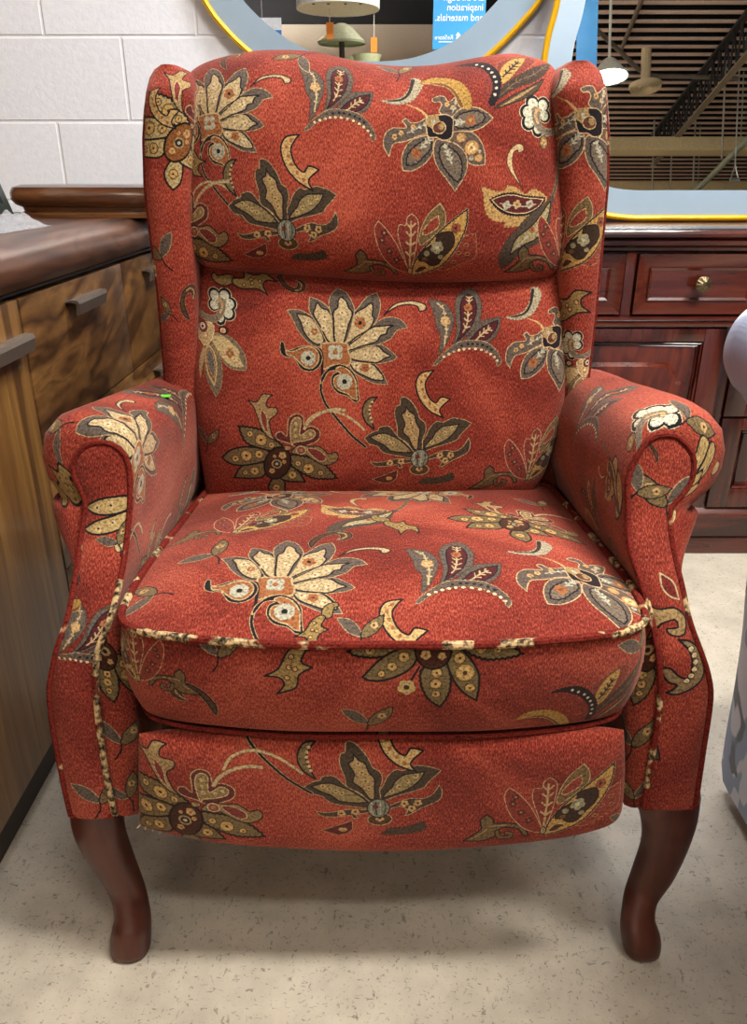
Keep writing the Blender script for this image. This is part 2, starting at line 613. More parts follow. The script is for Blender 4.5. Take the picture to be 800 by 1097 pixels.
def m_trefoil():
    m = Motif(0.2134e-3, (430, 435), 20, 10, 780, 640)
    m.leaf([(135, 40, 1), (90, 45), (55, 80), (45, 140), (70, 200), (125, 245, 1), (105, 190), (88, 130), (105, 80)], OLIVE, BLACK, 9)
    for x, y in ((103, 70), (93, 95), (90, 120), (94, 145), (100, 170), (108, 195)): m.disc(x, y, 9, 9, CREAM)
    m.leaf([(65, 300, 1), (110, 265), (150, 250), (160, 230), (220, 225), (270, 280), (320, 320), (385, 385), (380, 430), (300, 420), (200, 400), (150, 355), (100, 340)], DTAUPE, BEIGE, 5)
    m.leaf([(100, 295, 1), (150, 275), (200, 270), (240, 285), (290, 310), (340, 350), (378, 392, 1), (320, 395), (240, 385), (200, 350), (150, 325)], '#8f7d55', BLACK, 7)
    m.leaf([(745, 205, 1), (690, 180), (620, 170), (560, 195), (520, 190), (480, 230), (460, 280), (430, 340), (440, 390), (520, 360), (600, 335), (660, 310), (680, 280)], DTAUPE, BEIGE, 5)
    m.leaf([(665, 208, 1), (620, 215), (560, 225), (520, 260), (500, 300), (465, 340), (455, 368, 1), (520, 345), (590, 310), (640, 260)], '#8f7d55', BLACK, 7)
    m.leaf([(300, 35), (340, 55), (385, 110), (410, 170), (445, 200), (455, 250), (440, 310), (440, 380), (400, 400), (340, 330), (280, 290), (270, 230), (250, 150), (255, 100), (280, 85), (280, 50)], DTAUPE, BEIGE, 5)
    m.leaf([(320, 100, 1), (345, 130), (375, 150), (390, 200), (415, 240), (415, 300), (412, 378, 1), (385, 365), (350, 300), (310, 260), (318, 210), (295, 150), (315, 130)], TAN, BLACK, 7)
    for p in (((160, 290), (250, 335)), ((340, 150), (385, 300)), ((620, 235), (500, 325))):
        for t in (0, 0.35, 0.7, 1.0): m.bloom(lerp(p[0][0], p[1][0], t), lerp(p[0][1], p[1][1], t), 15, '#b59c68', BROWN)
    m.leaf([(115, 455, 1), (150, 465), (200, 460), (250, 445), (300, 440), (380, 445), (380, 462), (320, 475), (325, 500, 1), (300, 500), (290, 480), (240, 490), (170, 495), (130, 480)], DTAUPE, BEIGE, 5)
    m.leaf([(735, 300, 1), (750, 340), (740, 390), (700, 420), (640, 450), (590, 485), (560, 492, 1), (575, 460), (540, 430), (475, 445), (475, 430), (530, 400), (590, 380), (650, 385), (700, 360)], DTAUPE, BEIGE, 5)
    for x, y in ((560, 412), (628, 412), (597, 448), (242, 468), (312, 457)): m.bloom(x, y, 22, GOLD, BROWN)
    m.disc(435, 512, 62, 40, '#50391f', BEIGE, 6); m.bloom(435, 505, 22, GOLD, BROWN)
    m.disc(430, 435, 56, 62, '#7d8070', BLACK, 5)
    for dx, c in ((-34, PALE), (-12, '#3b3a30'), (10, PALE), (32, '#4d4a3b')): m.stroke([(430 + dx, 395), (430 + dx * 1.1, 440), (430 + dx * 0.8, 480)], 7, c)
    m.disc(415, 425, 13, 16, '#6a2b22')
    m.leaf([(135, 590, 1), (235, 545), (295, 515, 1), (290, 585), (225, 618)], MAROON, BEIGE, 4); m.disc(245, 580, 22, 14, GOLD)
    m.leaf([(435, 615, 1), (485, 575), (565, 570), (655, 535, 1), (665, 585), (565, 615)], DTAUPE, None, 5, 7)
    return m


def m_feather():
    m = Motif(0.1641e-3, (330, 450), 30, 10, 790, 810)
    m.leaf([(65, 150, 1), (150, 165), (220, 200), (265, 260), (285, 330), (270, 420), (235, 520), (205, 590), (155, 660, 1), (165, 580), (170, 480), (130, 400), (120, 330), (95, 230)], TAUPE, DTAUPE, 5, 9, 26)
    m.rib([(140, 185), (190, 230), (205, 300), (215, 380), (222, 440), (212, 510), (205, 575)], 14, CREAM, 5, 18)
    m.bloom(210, 352, 46, GOLD, CREAM)
    m.leaf([(440, 40, 1), (500, 80), (540, 200), (530, 300), (510, 380), (450, 440), (330, 540), (290, 570), (320, 430), (310, 300), (310, 180), (350, 100)], TAUPE, DTAUPE, 5, 12, 30)
    m.leaf([(430, 100, 1), (480, 140), (495, 230), (480, 320), (440, 410), (370, 490), (315, 535, 1), (350, 430), (350, 300), (355, 190), (390, 120)], '#4c1a1f', BLACK, 9)
    m.rib([(435, 120), (430, 200)], 13, CREAM, 2, 34); m.rib([(420, 260), (415, 330), (400, 400), (370, 455)], 13, CREAM, 3, 38)
    m.bloom(420, 228, 38, ORANGE, '#7a3a26', 6)
    m.leaf([(715, 325, 1), (640, 340), (560, 350), (500, 400), (420, 500), (400, 540), (500, 555), (600, 540), (660, 500), (700, 420)], TAUPE, DTAUPE, 5, 12, 30)
    m.leaf([(690, 355, 1), (600, 385), (510, 440), (430, 530, 1), (500, 535), (580, 525), (640, 480), (680, 420)], '#4c1a1f', BLACK, 9)
    m.rib([(620, 420), (560, 460), (490, 525)], 14, CREAM, 3, 34)
    m.leaf([(110, 750, 1), (160, 680), (260, 590), (350, 540), (450, 530), (580, 545), (680, 620), (735, 720), (705, 770, 1), (680, 700), (620, 640), (540, 600), (440, 590), (330, 610), (220, 670), (140, 740)], TAUPE, BEIGE, 5, 6, 30)
    for x, y in ((205, 668), (250, 645), (295, 625), (340, 612), (385, 603), (435, 598), (490, 602), (545, 612), (595, 632), (635, 655), (670, 682), (695, 715)): m.disc(x, y, 17, 15, '#d8c59a', MAROON, 4)
    for x, y in ((365, 572), (420, 560), (460, 557), (510, 562), (555, 572), (600, 590), (640, 615)): m.disc(x, y, 12, 11, BLACK)
    return m


def m_orchid():
    m = Motif(0.217e-3, (410, 260), 20, -110, 760, 670)
    m.leaf([(40, 100, 1), (110, 118), (180, 116), (250, 84), (290, 20), (312, -35), (288, -85, 1), (240, -90), (236, -30), (212, 30), (175, 72), (115, 92)], '#a39a80', None, 4, 7, 24)
    m.stroke([(90, 100), (180, 84), (228, 25), (250, -70)], 20, '#2b2623', taper=(0.4, 1.2))
    E, w = '#c4a77c', 7
    T = '#5c5148'
    m.leaf([(440, 195), (405, 170), (420, 130), (410, 105), (375, 105), (365, 85), (400, 65), (440, 70), (465, 110), (520, 75), (570, 65, 1), (560, 110), (530, 170), (480, 210)], T, E, w)
    m.leaf([(95, 440, 1), (60, 380), (70, 310), (120, 270), (200, 265), (180, 225), (205, 210), (230, 235), (280, 230), (325, 212), (328, 292), (260, 320), (200, 345), (130, 360), (105, 400)], T, E, w)
    m.leaf([(690, 510, 1), (620, 505), (570, 470), (530, 390), (470, 350), (500, 290), (580, 300), (650, 350), (690, 440)], T, E, w)
    m.leaf([(740, 240, 1), (690, 280), (620, 305), (540, 300), (480, 290), (490, 210), (540, 165), (620, 160), (690, 195)], T, E, w)
    m.leaf([(180, 515, 1), (172, 450), (195, 380), (250, 330), (340, 310), (370, 340), (360, 420), (310, 480), (240, 515)], T, E, w)
    m.leaf([(505, 645, 1), (450, 570), (390, 490), (370, 410), (385, 340), (440, 345), (520, 380), (575, 450), (570, 550)], T, E, w)
    m.leaf([(205, 480), (215, 420), (265, 370), (340, 330), (350, 390), (300, 440), (260, 475)], '#6f6354', BLACK, 8, 5, 30)
    m.leaf([(520, 590), (450, 520), (410, 440), (420, 370), (470, 390), (530, 450), (545, 530)], '#6f6354', BLACK, 8, 5, 30)
    m.leaf([(690, 235), (630, 275), (560, 282), (505, 265), (520, 210), (570, 190), (640, 190)], '#6f6354', BLACK, 8, 5, 30)
    m.bloom(262, 415, 34, ORANGE, '#7d4527'); m.rib([(345, 330), (290, 385)], 11, PALE, 3, 22)
    m.rib([(440, 370), (465, 430), (480, 480)], 12, PALE, 4, 20)
    m.bloom(600, 242, 34, ORANGE, GOLD); m.rib([(510, 245), (560, 245)], 11, PALE, 3, 22)
    m.disc(540, 338, 30, 28, GOLD, ORANGE, 5); m.disc(605, 402, 44, 42, GOLD, ORANGE, 5); m.bloom(605, 402, 28, '#e0c48a', ORANGE); m.disc(650, 466, 25, 24, GOLD, ORANGE, 5); m.disc(655, 428, 12, 12, PALE); m.disc(605, 462, 14, 14, PALE)
    for x, y in ((170, 298), (130, 322), (245, 258), (455, 125), (520, 105), (492, 150)): m.bloom(x, y, 17, GOLD, ORANGE)
    m.rib([(330, 240), (210, 295)], 8, PALE, 3, 16); m.rib([(520, 90), (490, 180)], 8, PALE, 3, 14)
    m.stroke([(205, 118), (260, 140), (300, 165), (335, 205)], 13, '#c9a06a', taper=(0.4, 1.6))
    m.leaf([(330, 200), (380, 190), (450, 190), (490, 220), (490, 270), (480, 330), (430, 345), (390, 325), (340, 320), (325, 270)], BLACK, E, 8)
    m.bloom(368, 228, 46, TAN, PALE); m.disc(405, 268, 40, 36, '#5a3324', E, 7); m.disc(418, 262, 18, 20, TAN)
    return m


def sunflower_leaf(m, pts, fl, serr=0, col=None):
    m.leaf(pts, col or LEAFCOL[0], '#17110c', 10, serr, 24)
    for x, y, r in fl:
        m.disc(x, y, r, r, '#b08d52', '#4d3a20', 4); m.bloom(x, y, r * 0.8, '#c4a264', BROWN)


LEAFCOL = [OLIVE]


def m_sunflower(pale=False):
    LEAFCOL[0] = '#b8a373' if pale else OLIVE
    m = Motif(0.2462e-3, (410, 440), 60, 50, 780, 720)
    sunflower_leaf(m, [(400, 540), (365, 610), (380, 660), (425, 700, 1), (460, 650), (450, 560)], [(412, 620, 24)])
    sunflower_leaf(m, [(185, 265, 1), (240, 265), (310, 275), (370, 310), (435, 360), (380, 385), (300, 375), (230, 350), (205, 310)], [(315, 330, 34), (250, 300, 18), (375, 355, 18)], 7)
    sunflower_leaf(m, [(160, 575, 1), (190, 510), (250, 470), (320, 460), (350, 480), (330, 550), (250, 570)], [(280, 520, 26), (225, 535, 16)])
    sunflower_leaf(m, [(80, 460, 1), (130, 410), (210, 380), (300, 378), (370, 400), (340, 450), (260, 480), (180, 495), (120, 485)], [(230, 430, 33), (305, 415, 25), (165, 455, 22)])
    sunflower_leaf(m, [(575, 570, 1), (530, 500), (470, 470), (430, 530), (440, 560), (500, 572)], [(500, 530, 26)])
    sunflower_leaf(m, [(750, 540, 1), (690, 470), (620, 425), (540, 410), (480, 410), (490, 460), (540, 500), (620, 540), (690, 545)], [(590, 485, 32), (530, 455, 18), (660, 510, 17)], 7)
    m.leaf([(235, 110, 1), (285, 118), (320, 75), (380, 75, 1), (350, 100), (345, 140), (400, 145), (400, 180), (362, 220), (380, 300), (405, 325), (360, 312), (320, 270), (290, 200), (270, 150)], TAN, BLACK, 6)
    m.leaf([(315, 155, 1), (345, 200), (350, 260), (360, 290), (330, 260), (310, 200)], '#7b3430', '#c9b183', 4)
    m.leaf([(410, 320), (400, 290), (430, 275), (460, 300), (465, 250), (470, 200), (510, 170), (550, 185), (560, 240), (600, 235), (645, 260), (640, 310), (590, 340), (530, 360), (500, 350), (480, 340)], '#5e2726', '#b79d70', 6)
    m.leaf([(490, 340), (480, 260), (490, 210), (515, 190), (540, 205), (535, 260), (540, 290), (590, 255), (620, 270), (610, 300), (560, 320), (510, 330)], '#8d764b', '#c9b183', 5)
    for x, y in ((512, 225), (508, 260), (510, 295), (560, 295), (595, 280)): m.disc(x, y, 10, 10, CREAM)
    m.stroke([(560, 250), (590, 205), (650, 160), (720, 140), (780, 142)], 15, '#b9a57c', '#8d744c', 2)
    m.leaf([(490, 390), (530, 345), (590, 350), (650, 350), (700, 390), (735, 380), (755, 405), (740, 440), (690, 460), (640, 445), (570, 400), (520, 400)], '#85704a', BLACK, 6)
    m.leaf([(580, 370), (630, 365), (680, 400), (680, 430), (640, 430)], '#7b3430', '#c9b183', 4)
    m.disc(545, 375, 26, 24, '#8d4a3c', '#c9b183', 5); m.disc(545, 375, 10, 10, TAN)
    m.disc(412, 462, 72, 102, '#86542a' if pale else '#3f2013', '#120d0a', 10, 0.35)
    LEAFCOL[0] = OLIVE
    m.disc(408, 465, 30, 28, TAN); m.disc(408, 465, 20, 19, BLACK); m.disc(408, 465, 10, 9, PALE)
    for x, y, r in ((440, 412, 22), (382, 510, 17), (450, 450, 12), (395, 420, 10)): m.bloom(x, y, r, GOLD, ORANGE)
    m.leaf([(450, 355), (485, 355), (485, 375), (455, 380)], TAN, BLACK, 5)
    return m


def m_rosette():
    m = Motif(0.2273e-3, (400, 460), 0, 40, 790, 510)
    m.leaf([(770, 235, 1), (700, 250), (640, 330), (560, 410), (600, 430), (700, 390), (775, 360)], '#8a3a2c', '#b08a5a', 4, 6, 26)
    for x, y in ((720, 290), (680, 330), (730, 340), (650, 380)): m.disc(x, y, 13, 8, '#6d2a22', TAN, 3)
    sc = [(20, 480, 1), (80, 430), (105, 400), (100, 350), (130, 315, 1), (160, 345), (170, 370), (250, 375), (310, 405), (335, 465, 1), (312, 462), (280, 415), (220, 398), (185, 415), (180, 445), (150, 470), (100, 485)]
    m.leaf(sc, '#6b5636', BLACK, 7)
    m.stroke([(182, 425), (195, 462), (238, 468), (250, 445), (228, 436)], 18, '#6b5636', BLACK, 5)
    m.stroke([(60, 470), (120, 420), (150, 390), (240, 385)], 5, TAN)
    m.leaf([(570, 60, 1), (600, 110), (595, 180), (520, 240), (470, 275), (455, 250), (470, 180), (510, 110)], '#6f5a38', CREAM, 5)
    m.leaf([(560, 125, 1), (560, 180), (490, 220), (480, 200), (520, 150)], '#8a3a2c', '#c9a97a', 4, 4, 20)
    m.leaf([(415, 110, 1), (450, 150), (445, 250), (430, 340), (400, 420), (370, 330), (340, 230), (345, 170), (380, 170), (390, 130)], '#7e332a', CREAM, 5)
    m.rib([(410, 150), (410, 220), (408, 300), (402, 400)], 11, '#b59c6c', 4, 30)
    m.leaf([(230, 155, 1), (270, 190), (330, 270), (380, 380), (395, 445), (320, 420), (250, 340), (215, 250), (210, 190)], '#83352b', '#c3a075', 5)
    for x, y in ((250, 255), (290, 310), (330, 360), (262, 215)): m.bloom(x, y, 20, '#5a2a22', TAN, 4)
    m.leaf([(720, 105, 1), (715, 190), (670, 290), (590, 390), (500, 440), (410, 470, 1), (430, 380), (490, 290), (580, 200), (650, 150)], '#b6914f', BLACK, 7, 4, 20, CREAM, 3)
    m.leaf([(560, 220), (600, 210), (640, 215), (655, 260), (640, 300), (600, 340), (560, 390), (520, 395), (490, 370), (455, 360), (460, 320), (500, 290), (545, 260)], '#33241a', '#1a120d', 5)
    m.bloom(557, 290, 36, '#9a9474', '#c9c3a0'); m.disc(500, 322, 16, 16, '#8b8464'); m.disc(578, 345, 15, 13, '#8b8464'); m.disc(490, 355, 16, 12, '#6a4a2c')
    m.bloom(660, 195, 28, '#8a4a34', BROWN); m.leaf([(425, 440, 1), (460, 400), (500, 410), (450, 445)], '#4a2a1c', CREAM, 4)
    m.disc(402, 435, 14, 26, '#a59468', BLACK, 4)
    return m


def m_goldleaf():
    m = Motif(0.186e-3, (400, 450), 80, 50, 720, 910)
    m.stroke([(690, 60), (685, 200), (670, 320), (640, 400), (600, 470)], 30, '#5d5345', BEIGE, 4, (0.5, 1))
    m.leaf([(105, 320, 1), (200, 360), (270, 362), (285, 330, 1), (350, 350), (420, 395), (470, 360), (540, 380), (590, 415), (560, 450), (480, 530), (420, 560), (380, 590), (270, 592), (290, 560), (210, 550), (150, 500), (130, 430), (125, 370)], '#b8945c', None, 4, 7, 30)
    m.leaf([(170, 410, 1), (250, 386), (330, 386), (420, 407), (575, 414, 1), (530, 475), (450, 515), (380, 525), (290, 510), (218, 465)], BLACK, BLACK, 6, 7, 20)
    m.leaf([(182, 412, 1), (250, 394), (330, 394), (420, 414), (560, 420, 1), (525, 466), (450, 505), (380, 514), (295, 498), (226, 458)], '#55201f', '#d8c090', 6)
    for x, c in ((285, PALE), (360, GOLD), (455, PALE)): m.bloom(x, 455, 30, c, ORANGE, 4)
    m.stroke([(240, 440), (330, 460), (420, 470), (500, 455)], 7, PALE)
    m.leaf([(270, 895, 1), (250, 830), (255, 770), (300, 680), (370, 610), (440, 540), (520, 490), (590, 440), (630, 395), (650, 420), (625, 480), (620, 580), (580, 660), (500, 720), (400, 770), (340, 840)], '#4a4136', None, 5, 10, 30)
    m.leaf([(325, 782, 1), (360, 680), (440, 620), (520, 550), (600, 450), (622, 432, 1), (610, 520), (570, 610), (510, 680), (420, 720)], '#a39263', BLACK, 8)
    m.rib([(360, 740), (450, 660), (530, 590), (590, 500)], 11, PALE, 5, 18)
    m.bloom(480, 620, 22, ORANGE, MAROON)
    m.leaf([(402, 362, 1), (340, 290), (290, 220), (280, 160), (300, 110), (350, 75), (390, 85), (395, 115), (360, 130), (355, 112), (325, 130), (318, 200), (345, 270)], '#cdb485', '#4d2b20', 5)
    return m


def m_scroll(short=False):
    m = Motif(0.1556e-3, (250, 400), 40, 80, 580, 1040)
    pet = ((255, 145, 45), (360, 140, 46), (412, 215, 44), (395, 300, 46), (310, 355, 36), (245, 235, 42))
    for x, y, r in pet: m.disc(x, y, r + 22, r + 20, '#d6c8a4')
    for x, y, r in pet: m.disc(x, y, r + 14, r + 13, BLACK)
    for x, y, r in pet: m.disc(x - (x - 310) * 0.1, y - (y - 240) * 0.1, r, r, '#c9c8b0')
    m.leaf([(60, 290), (105, 305), (180, 330), (260, 320), (290, 260), (285, 200), (320, 170), (365, 195), (355, 285), (315, 345), (240, 390), (150, 375), (60, 350)], '#7d7263', BEIGE, 4)
    m.stroke([(295, 205), (322, 195), (332, 240), (312, 295)], 14, '#c69a6a', CREAM, 4)
    if short:
        m.disc(250, 440, 40, 52, '#8a7048', BLACK, 5); m.bloom(250, 440, 26, GOLD, ORANGE)
        return m
    m.leaf([(85, 905, 1), (68, 800), (75, 720), (110, 630), (140, 590), (142, 680), (115, 790)], CREAM, ORANGE, 5)
    m.leaf([(560, 772, 1), (460, 772), (380, 750), (290, 660), (215, 560), (250, 480), (390, 490), (490, 560), (555, 660)], '#786c58', BEIGE, 4)
    m.leaf([(535, 738, 1), (430, 742), (340, 685), (240, 565), (228, 520), (290, 490), (380, 520), (430, 560), (490, 610), (490, 665)], '#ccb684', None, 5, 7, 32)
    m.bloom(405, 637, 40, ORANGE, CREAM, 4, 0)
    m.leaf([(260, 1028, 1), (190, 930), (150, 830), (140, 700), (160, 600), (210, 580), (270, 640), (320, 720), (330, 830), (310, 950)], '#786c58', BEIGE, 4)
    m.leaf([(245, 942, 1), (175, 840), (152, 740), (150, 620), (190, 585), (250, 640), (278, 740), (270, 860)], '#ccb684')
    m.leaf([(243, 905, 1), (185, 820), (164, 720), (166, 635), (195, 610), (240, 655), (264, 750), (258, 840)], ORANGE)
    m.leaf([(240, 865, 1), (195, 790), (175, 700), (180, 640), (198, 625), (230, 665), (252, 750), (250, 820)], '#6c6a66', CREAM, 6)
    m.leaf([(60, 430), (110, 400), (190, 390), (245, 420), (240, 480), (200, 565), (130, 592), (95, 560), (60, 540)], '#cdb583', '#efe0b4', 7)
    m.disc(118, 435, 52, 46, '#7d2a24', BLACK, 5); m.disc(112, 432, 36, 30, '#d6cfb8'); m.disc(112, 434, 14, 12, BLACK)
    m.disc(150, 505, 26, 30, '#e4d3a0', ORANGE, 6)
    m.disc(340, 446, 48, 36, '#4a1717', BLACK, 6); m.disc(335, 448, 24, 20, '#c99b6f', '#e6d2a8', 4)
    return m


def m_sunburst():
    m = Motif(0.228e-3, (380, 215), 0, 40, 790, 540)
    # the upper leaves too; the cut of the panel hides them where it runs through
    sunflower_leaf(m, [(330, 60, 1), (290, 110), (310, 170), (360, 200), (390, 130)], [(335, 130, 20)])
    sunflower_leaf(m, [(20, 230, 1), (80, 200), (170, 195), (300, 190), (300, 215), (230, 240), (130, 255), (60, 248)], [(112, 225, 22), (200, 215, 18)], 5)
    sunflower_leaf(m, [(755, 250, 1), (700, 210), (620, 170), (480, 165), (480, 190), (520, 230), (600, 265), (700, 262)], [(580, 215, 26), (520, 205, 16), (650, 225, 18)], 7)
    sunflower_leaf(m, [(80, 350, 1), (150, 270), (220, 225), (300, 205), (310, 260), (270, 320), (180, 365), (110, 368)], [(255, 255, 24), (205, 300, 22), (160, 335, 16)])
    sunflower_leaf(m, [(415, 515, 1), (360, 460), (330, 380), (335, 310), (420, 270), (450, 330), (450, 430)], [(395, 330, 24), (392, 385, 26), (395, 440, 20)], 4)
    sunflower_leaf(m, [(572, 480, 1), (510, 430), (460, 350), (430, 240), (470, 200), (540, 270), (577, 355)], [(490, 260, 26), (515, 330, 42), (540, 408, 24)])
    m.disc(378, 225, 76, 86, '#3f2013', '#120d0a', 8); m.disc(385, 195, 36, 28, TAN, BROWN, 5); m.disc(385, 195, 14, 12, BLACK)
    m.bloom(347, 245, 22, GOLD, ORANGE); m.bloom(415, 250, 18, GOLD, ORANGE)
    m.stroke([(320, 300), (295, 350), (280, 380)], 10, BLACK); m.bloom(268, 404, 40, '#c6ab70', BROWN, 5)
    return m


def m_hook():
    m = Motif(0.394e-3, (200, 470), 130, 370, 300, 580)
    m.leaf([(212, 393, 1), (168, 403), (152, 440), (168, 492), (205, 532), (252, 554, 1), (238, 525), (272, 490, 1), (240, 483), (222, 502), (196, 480), (184, 440), (196, 412)], '#c0a06a', BLACK, 5)
    for x, y in ((184, 412), (170, 432), (176, 458), (184, 482), (202, 505), (222, 526)): m.disc(x, y, 5, 6, ORANGE)
    return m


def m_curl():
    m = Motif(0.33e-3, (240, 250), 150, 170, 340, 350)
    m.leaf([(305, 322, 1), (313, 285), (291, 238), (250, 203), (208, 194), (175, 210), (171, 240), (195, 264), (218, 266, 1), (206, 240), (217, 218), (250, 224), (279, 257), (296, 300)], '#4f3521', BLACK, 5, rim=BEIGE, rw=2)
    m.stroke([(215, 262), (190, 240), (195, 212), (220, 205)], 7, '#a58a5c')
    return m


def m_tulip():
    m = Motif(0.33e-3, (520, 170), 430, 0, 640, 270)
    m.leaf([(556, 95, 1), (560, 50), (585, 20), (620, 12), (632, 35, 1), (612, 42), (600, 90), (575, 105)], '#8e7748', BLACK, 5)
    m.leaf([(448, 192, 1), (490, 165), (518, 112), (550, 85), (575, 95), (560, 140), (592, 158, 1), (552, 185), (540, 230), (484, 254, 1), (506, 220), (492, 196)], '#927a48', BLACK, 6)
    for x, y in ((530, 125), (522, 160), (516, 195), (540, 165)): m.disc(x, y, 8, 8, GOLD, BROWN, 3)
    return m


def m_plume():
    m = Motif(0.19e-3, (450, 380), 0, -10, 790, 460)
    m.leaf([(430, 110, 1), (520, 50), (600, 15), (640, 60), (570, 200), (490, 300), (450, 240)], '#7e332a', '#a8744f', 4, 7, 26)
    m.leaf([(440, 420), (400, 330), (380, 260), (320, 190), (380, 220), (430, 290)], '#7e332a')
    m.leaf([(745, 10, 1), (720, 130), (660, 220), (560, 290), (465, 375), (500, 280), (560, 210), (640, 120)], '#3d3126', None, 5, 8, 24)
    m.rib([(720, 60), (650, 170), (560, 250), (490, 340)], 6, '#6d5a45', 5, 22)
    m.leaf([(720, 175, 1), (690, 270), (620, 340), (520, 400), (470, 415), (560, 330), (640, 260)], '#4a3c29', BLACK, 5)
    m.leaf([(690, 225, 1), (600, 335), (500, 405), (580, 330)], TAN)
    m.leaf([(582, 30, 1), (575, 100), (530, 220), (478, 275), (455, 180), (500, 80)], '#b6914f', '#6d4a28', 4)
    m.rib([(545, 95), (515, 160), (480, 225)], 9, BLACK, 4, 24)
    m.leaf([(20, 335, 1), (90, 270), (170, 262), (250, 285), (315, 350), (342, 435), (280, 435), (240, 370), (170, 320), (90, 318)], '#a8843f', None, 4, 5, 24)
    m.leaf([(60, 322, 1), (150, 300), (230, 340), (300, 430), (275, 432), (235, 372), (170, 325)], '#6d4a22', GOLD, 3)
    m.leaf([(190, 137, 1), (260, 110), (350, 110), (420, 160), (470, 240), (478, 330), (462, 405), (432, 390), (440, 310), (408, 230), (350, 170), (270, 137)], BLACK, None, 4, 6, 22)
    for x, y in ((315, 130), (352, 148), (388, 172), (412, 200), (432, 230), (448, 265), (457, 303), (457, 343)): m.disc(x, y, 9, 9, '#cfc8b0')
    return m


def m_sprig():
    """small leaf pair that fills gaps"""
    m = Motif(0.2e-3, (150, 150), 0, 0, 300, 300)
    m.leaf([(20, 60, 1), (90, 70), (140, 120), (155, 180), (90, 160), (45, 110)], TAUPE, BEIGE, 5)
    m.leaf([(280, 40, 1), (270, 110), (220, 170), (155, 190), (170, 120), (220, 70)], OLIVE, BLACK, 6)
    m.stroke([(155, 185), (150, 230), (120, 280)], 10, BLACK)
    m.bloom(225, 110, 22, GOLD, BROWN)
    return m


def m_vine():
    m = Motif(0.2298e-3, (885, 1090), 160, 560, 700, 1100)
    m.stroke([(288, 600), (285, 660), (310, 730), (345, 775), (400, 840), (480, 925), (580, 1000)], 12, BLACK, BEIGE, 4)
    m.stroke([(189, 880), (225, 820), (286, 785), (350, 778), (430, 800), (500, 845), (545, 886)], 13, '#b9a57c', '#8d744c', 2)
    return m


def m_pair():
    m = Motif(0.25e-3, (190, 90), -20, 0, 200, 270)
    for p, fl in (([(0, 75, 1), (60, 35), (130, 18), (195, 22), (195, 72), (120, 95), (50, 95)], ((60, 68, 16), (120, 55, 20))),
                  ([(0, 172, 1), (50, 130), (120, 103), (195, 84), (195, 140), (120, 175), (50, 185)], ((70, 158, 18), (130, 130, 14)))):
        m.leaf(p, '#b39a66', BLACK, 9)
        for x, y, r in fl: m.bloom(x, y, r, '#c9b27e', BROWN)
    m.leaf([(150, 215), (180, 210), (185, 250), (160, 262), (145, 240)], '#c9b27e', BROWN, 4)
    return m


def m_bead_crescent():
    m = Motif(0.39e-3, (240, 280), 110, 0, 290, 600)
    m.leaf([(170, 10, 1), (205, 40), (216, 88, 1), (190, 75), (172, 50)], '#6b2420', CREAM, 5)
    m.leaf([(123, 88, 1), (150, 110), (200, 108), (230, 140), (222, 180), (190, 182), (176, 165), (205, 160), (198, 140), (165, 150), (146, 172), (118, 150)], TAN, BLACK, 5)
    m.leaf([(206, 194, 1), (240, 203), (274, 245), (280, 300), (255, 332), (215, 354), (186, 354, 1), (208, 326), (185, 317), (166, 285), (185, 275), (215, 300), (238, 300), (243, 262), (234, 226)], '#8a7453', BLACK, 6)
    for x, y in ((240, 222), (249, 240), (253, 259), (251, 279), (243, 297), (232, 312)): m.disc(x, y, 9, 8, '#dcc99a', BLACK, 2)
    m.leaf([(146, 488, 1), (180, 518), (196, 575, 1), (138, 578, 1)], '#4d4030', BLACK, 4); m.leaf([(146, 508, 1), (170, 530), (180, 566, 1), (142, 568, 1)], TAN, None)
    m.bloom(158, 545, 14, GOLD, BROWN)
    return m


MOT = dict(sunflower_pale=m_sunflower(True), pair=m_pair(), bead_crescent=m_bead_crescent(), vine=m_vine(), lotus=m_lotus(), trefoil=m_trefoil(), feather=m_feather(), orchid=m_orchid(), sunflower=m_sunflower(), rosette=m_rosette(),
           goldleaf=m_goldleaf(), scroll=m_scroll(), rose_scroll=m_scroll(True), sunburst=m_sunburst(), hook=m_hook(), curl=m_curl(), tulip=m_tulip(), plume=m_plume(), sprig=m_sprig())


def weave(key, items):
    """items: (motif, u, v, rotation in degrees, flip, scale) in metres of fabric"""
    P = REG[key]
    w, h = int(P['size'][0] * RES) + 1, int(P['size'][1] * RES) + 1
    img = np.zeros((h, w, 4), np.float32)
    for name, u, v, rot, flip, sc in items:
        m = MOT[name]
        cx, cy = (u - P['lo'][0]) * RES, (v - P['lo'][1]) * RES
        R = max(m.W, m.H) * sc * 1.45
        xa, xb = int(max(0, cx - R)), int(min(w, cx + R)); ya, yb = int(max(0, cy - R)), int(min(h, cy + R))
        if xb <= xa or yb <= ya: continue
        X, Y = np.meshgrid(np.arange(xa, xb) + 0.5 - cx, np.arange(ya, yb) + 0.5 - cy)
        a = math.radians(rot)
        x = (X * math.cos(a) + Y * math.sin(a)) / sc
        y = (-X * math.sin(a) + Y * math.cos(a)) / sc
        if flip: x = -x
        ax, ay = (m.a[0] - m.x0) * m.q, (m.a[1] - m.y0) * m.q
        ix = np.floor(x + ax).astype(int); iy = np.floor(ay - y).astype(int)
        ok = (ix >= 0) & (ix < m.W) & (iy >= 0) & (iy < m.H)
        src = np.zeros(X.shape + (4,), np.float32)
        src[ok] = m.im[iy[ok], ix[ok]]
        k = src[..., 3] > 0.5
        img[ya:yb, xa:xb][k] = src[k]
    im = bpy.data.images.new('woven_flowers_' + key, w, h, alpha=True)
    im.alpha_mode = 'CHANNEL_PACKED'
    im.pixels.foreach_set(img.ravel())
    im.update()
    im.pack()
    P['mat'].node_tree.nodes['motifs'].image = im
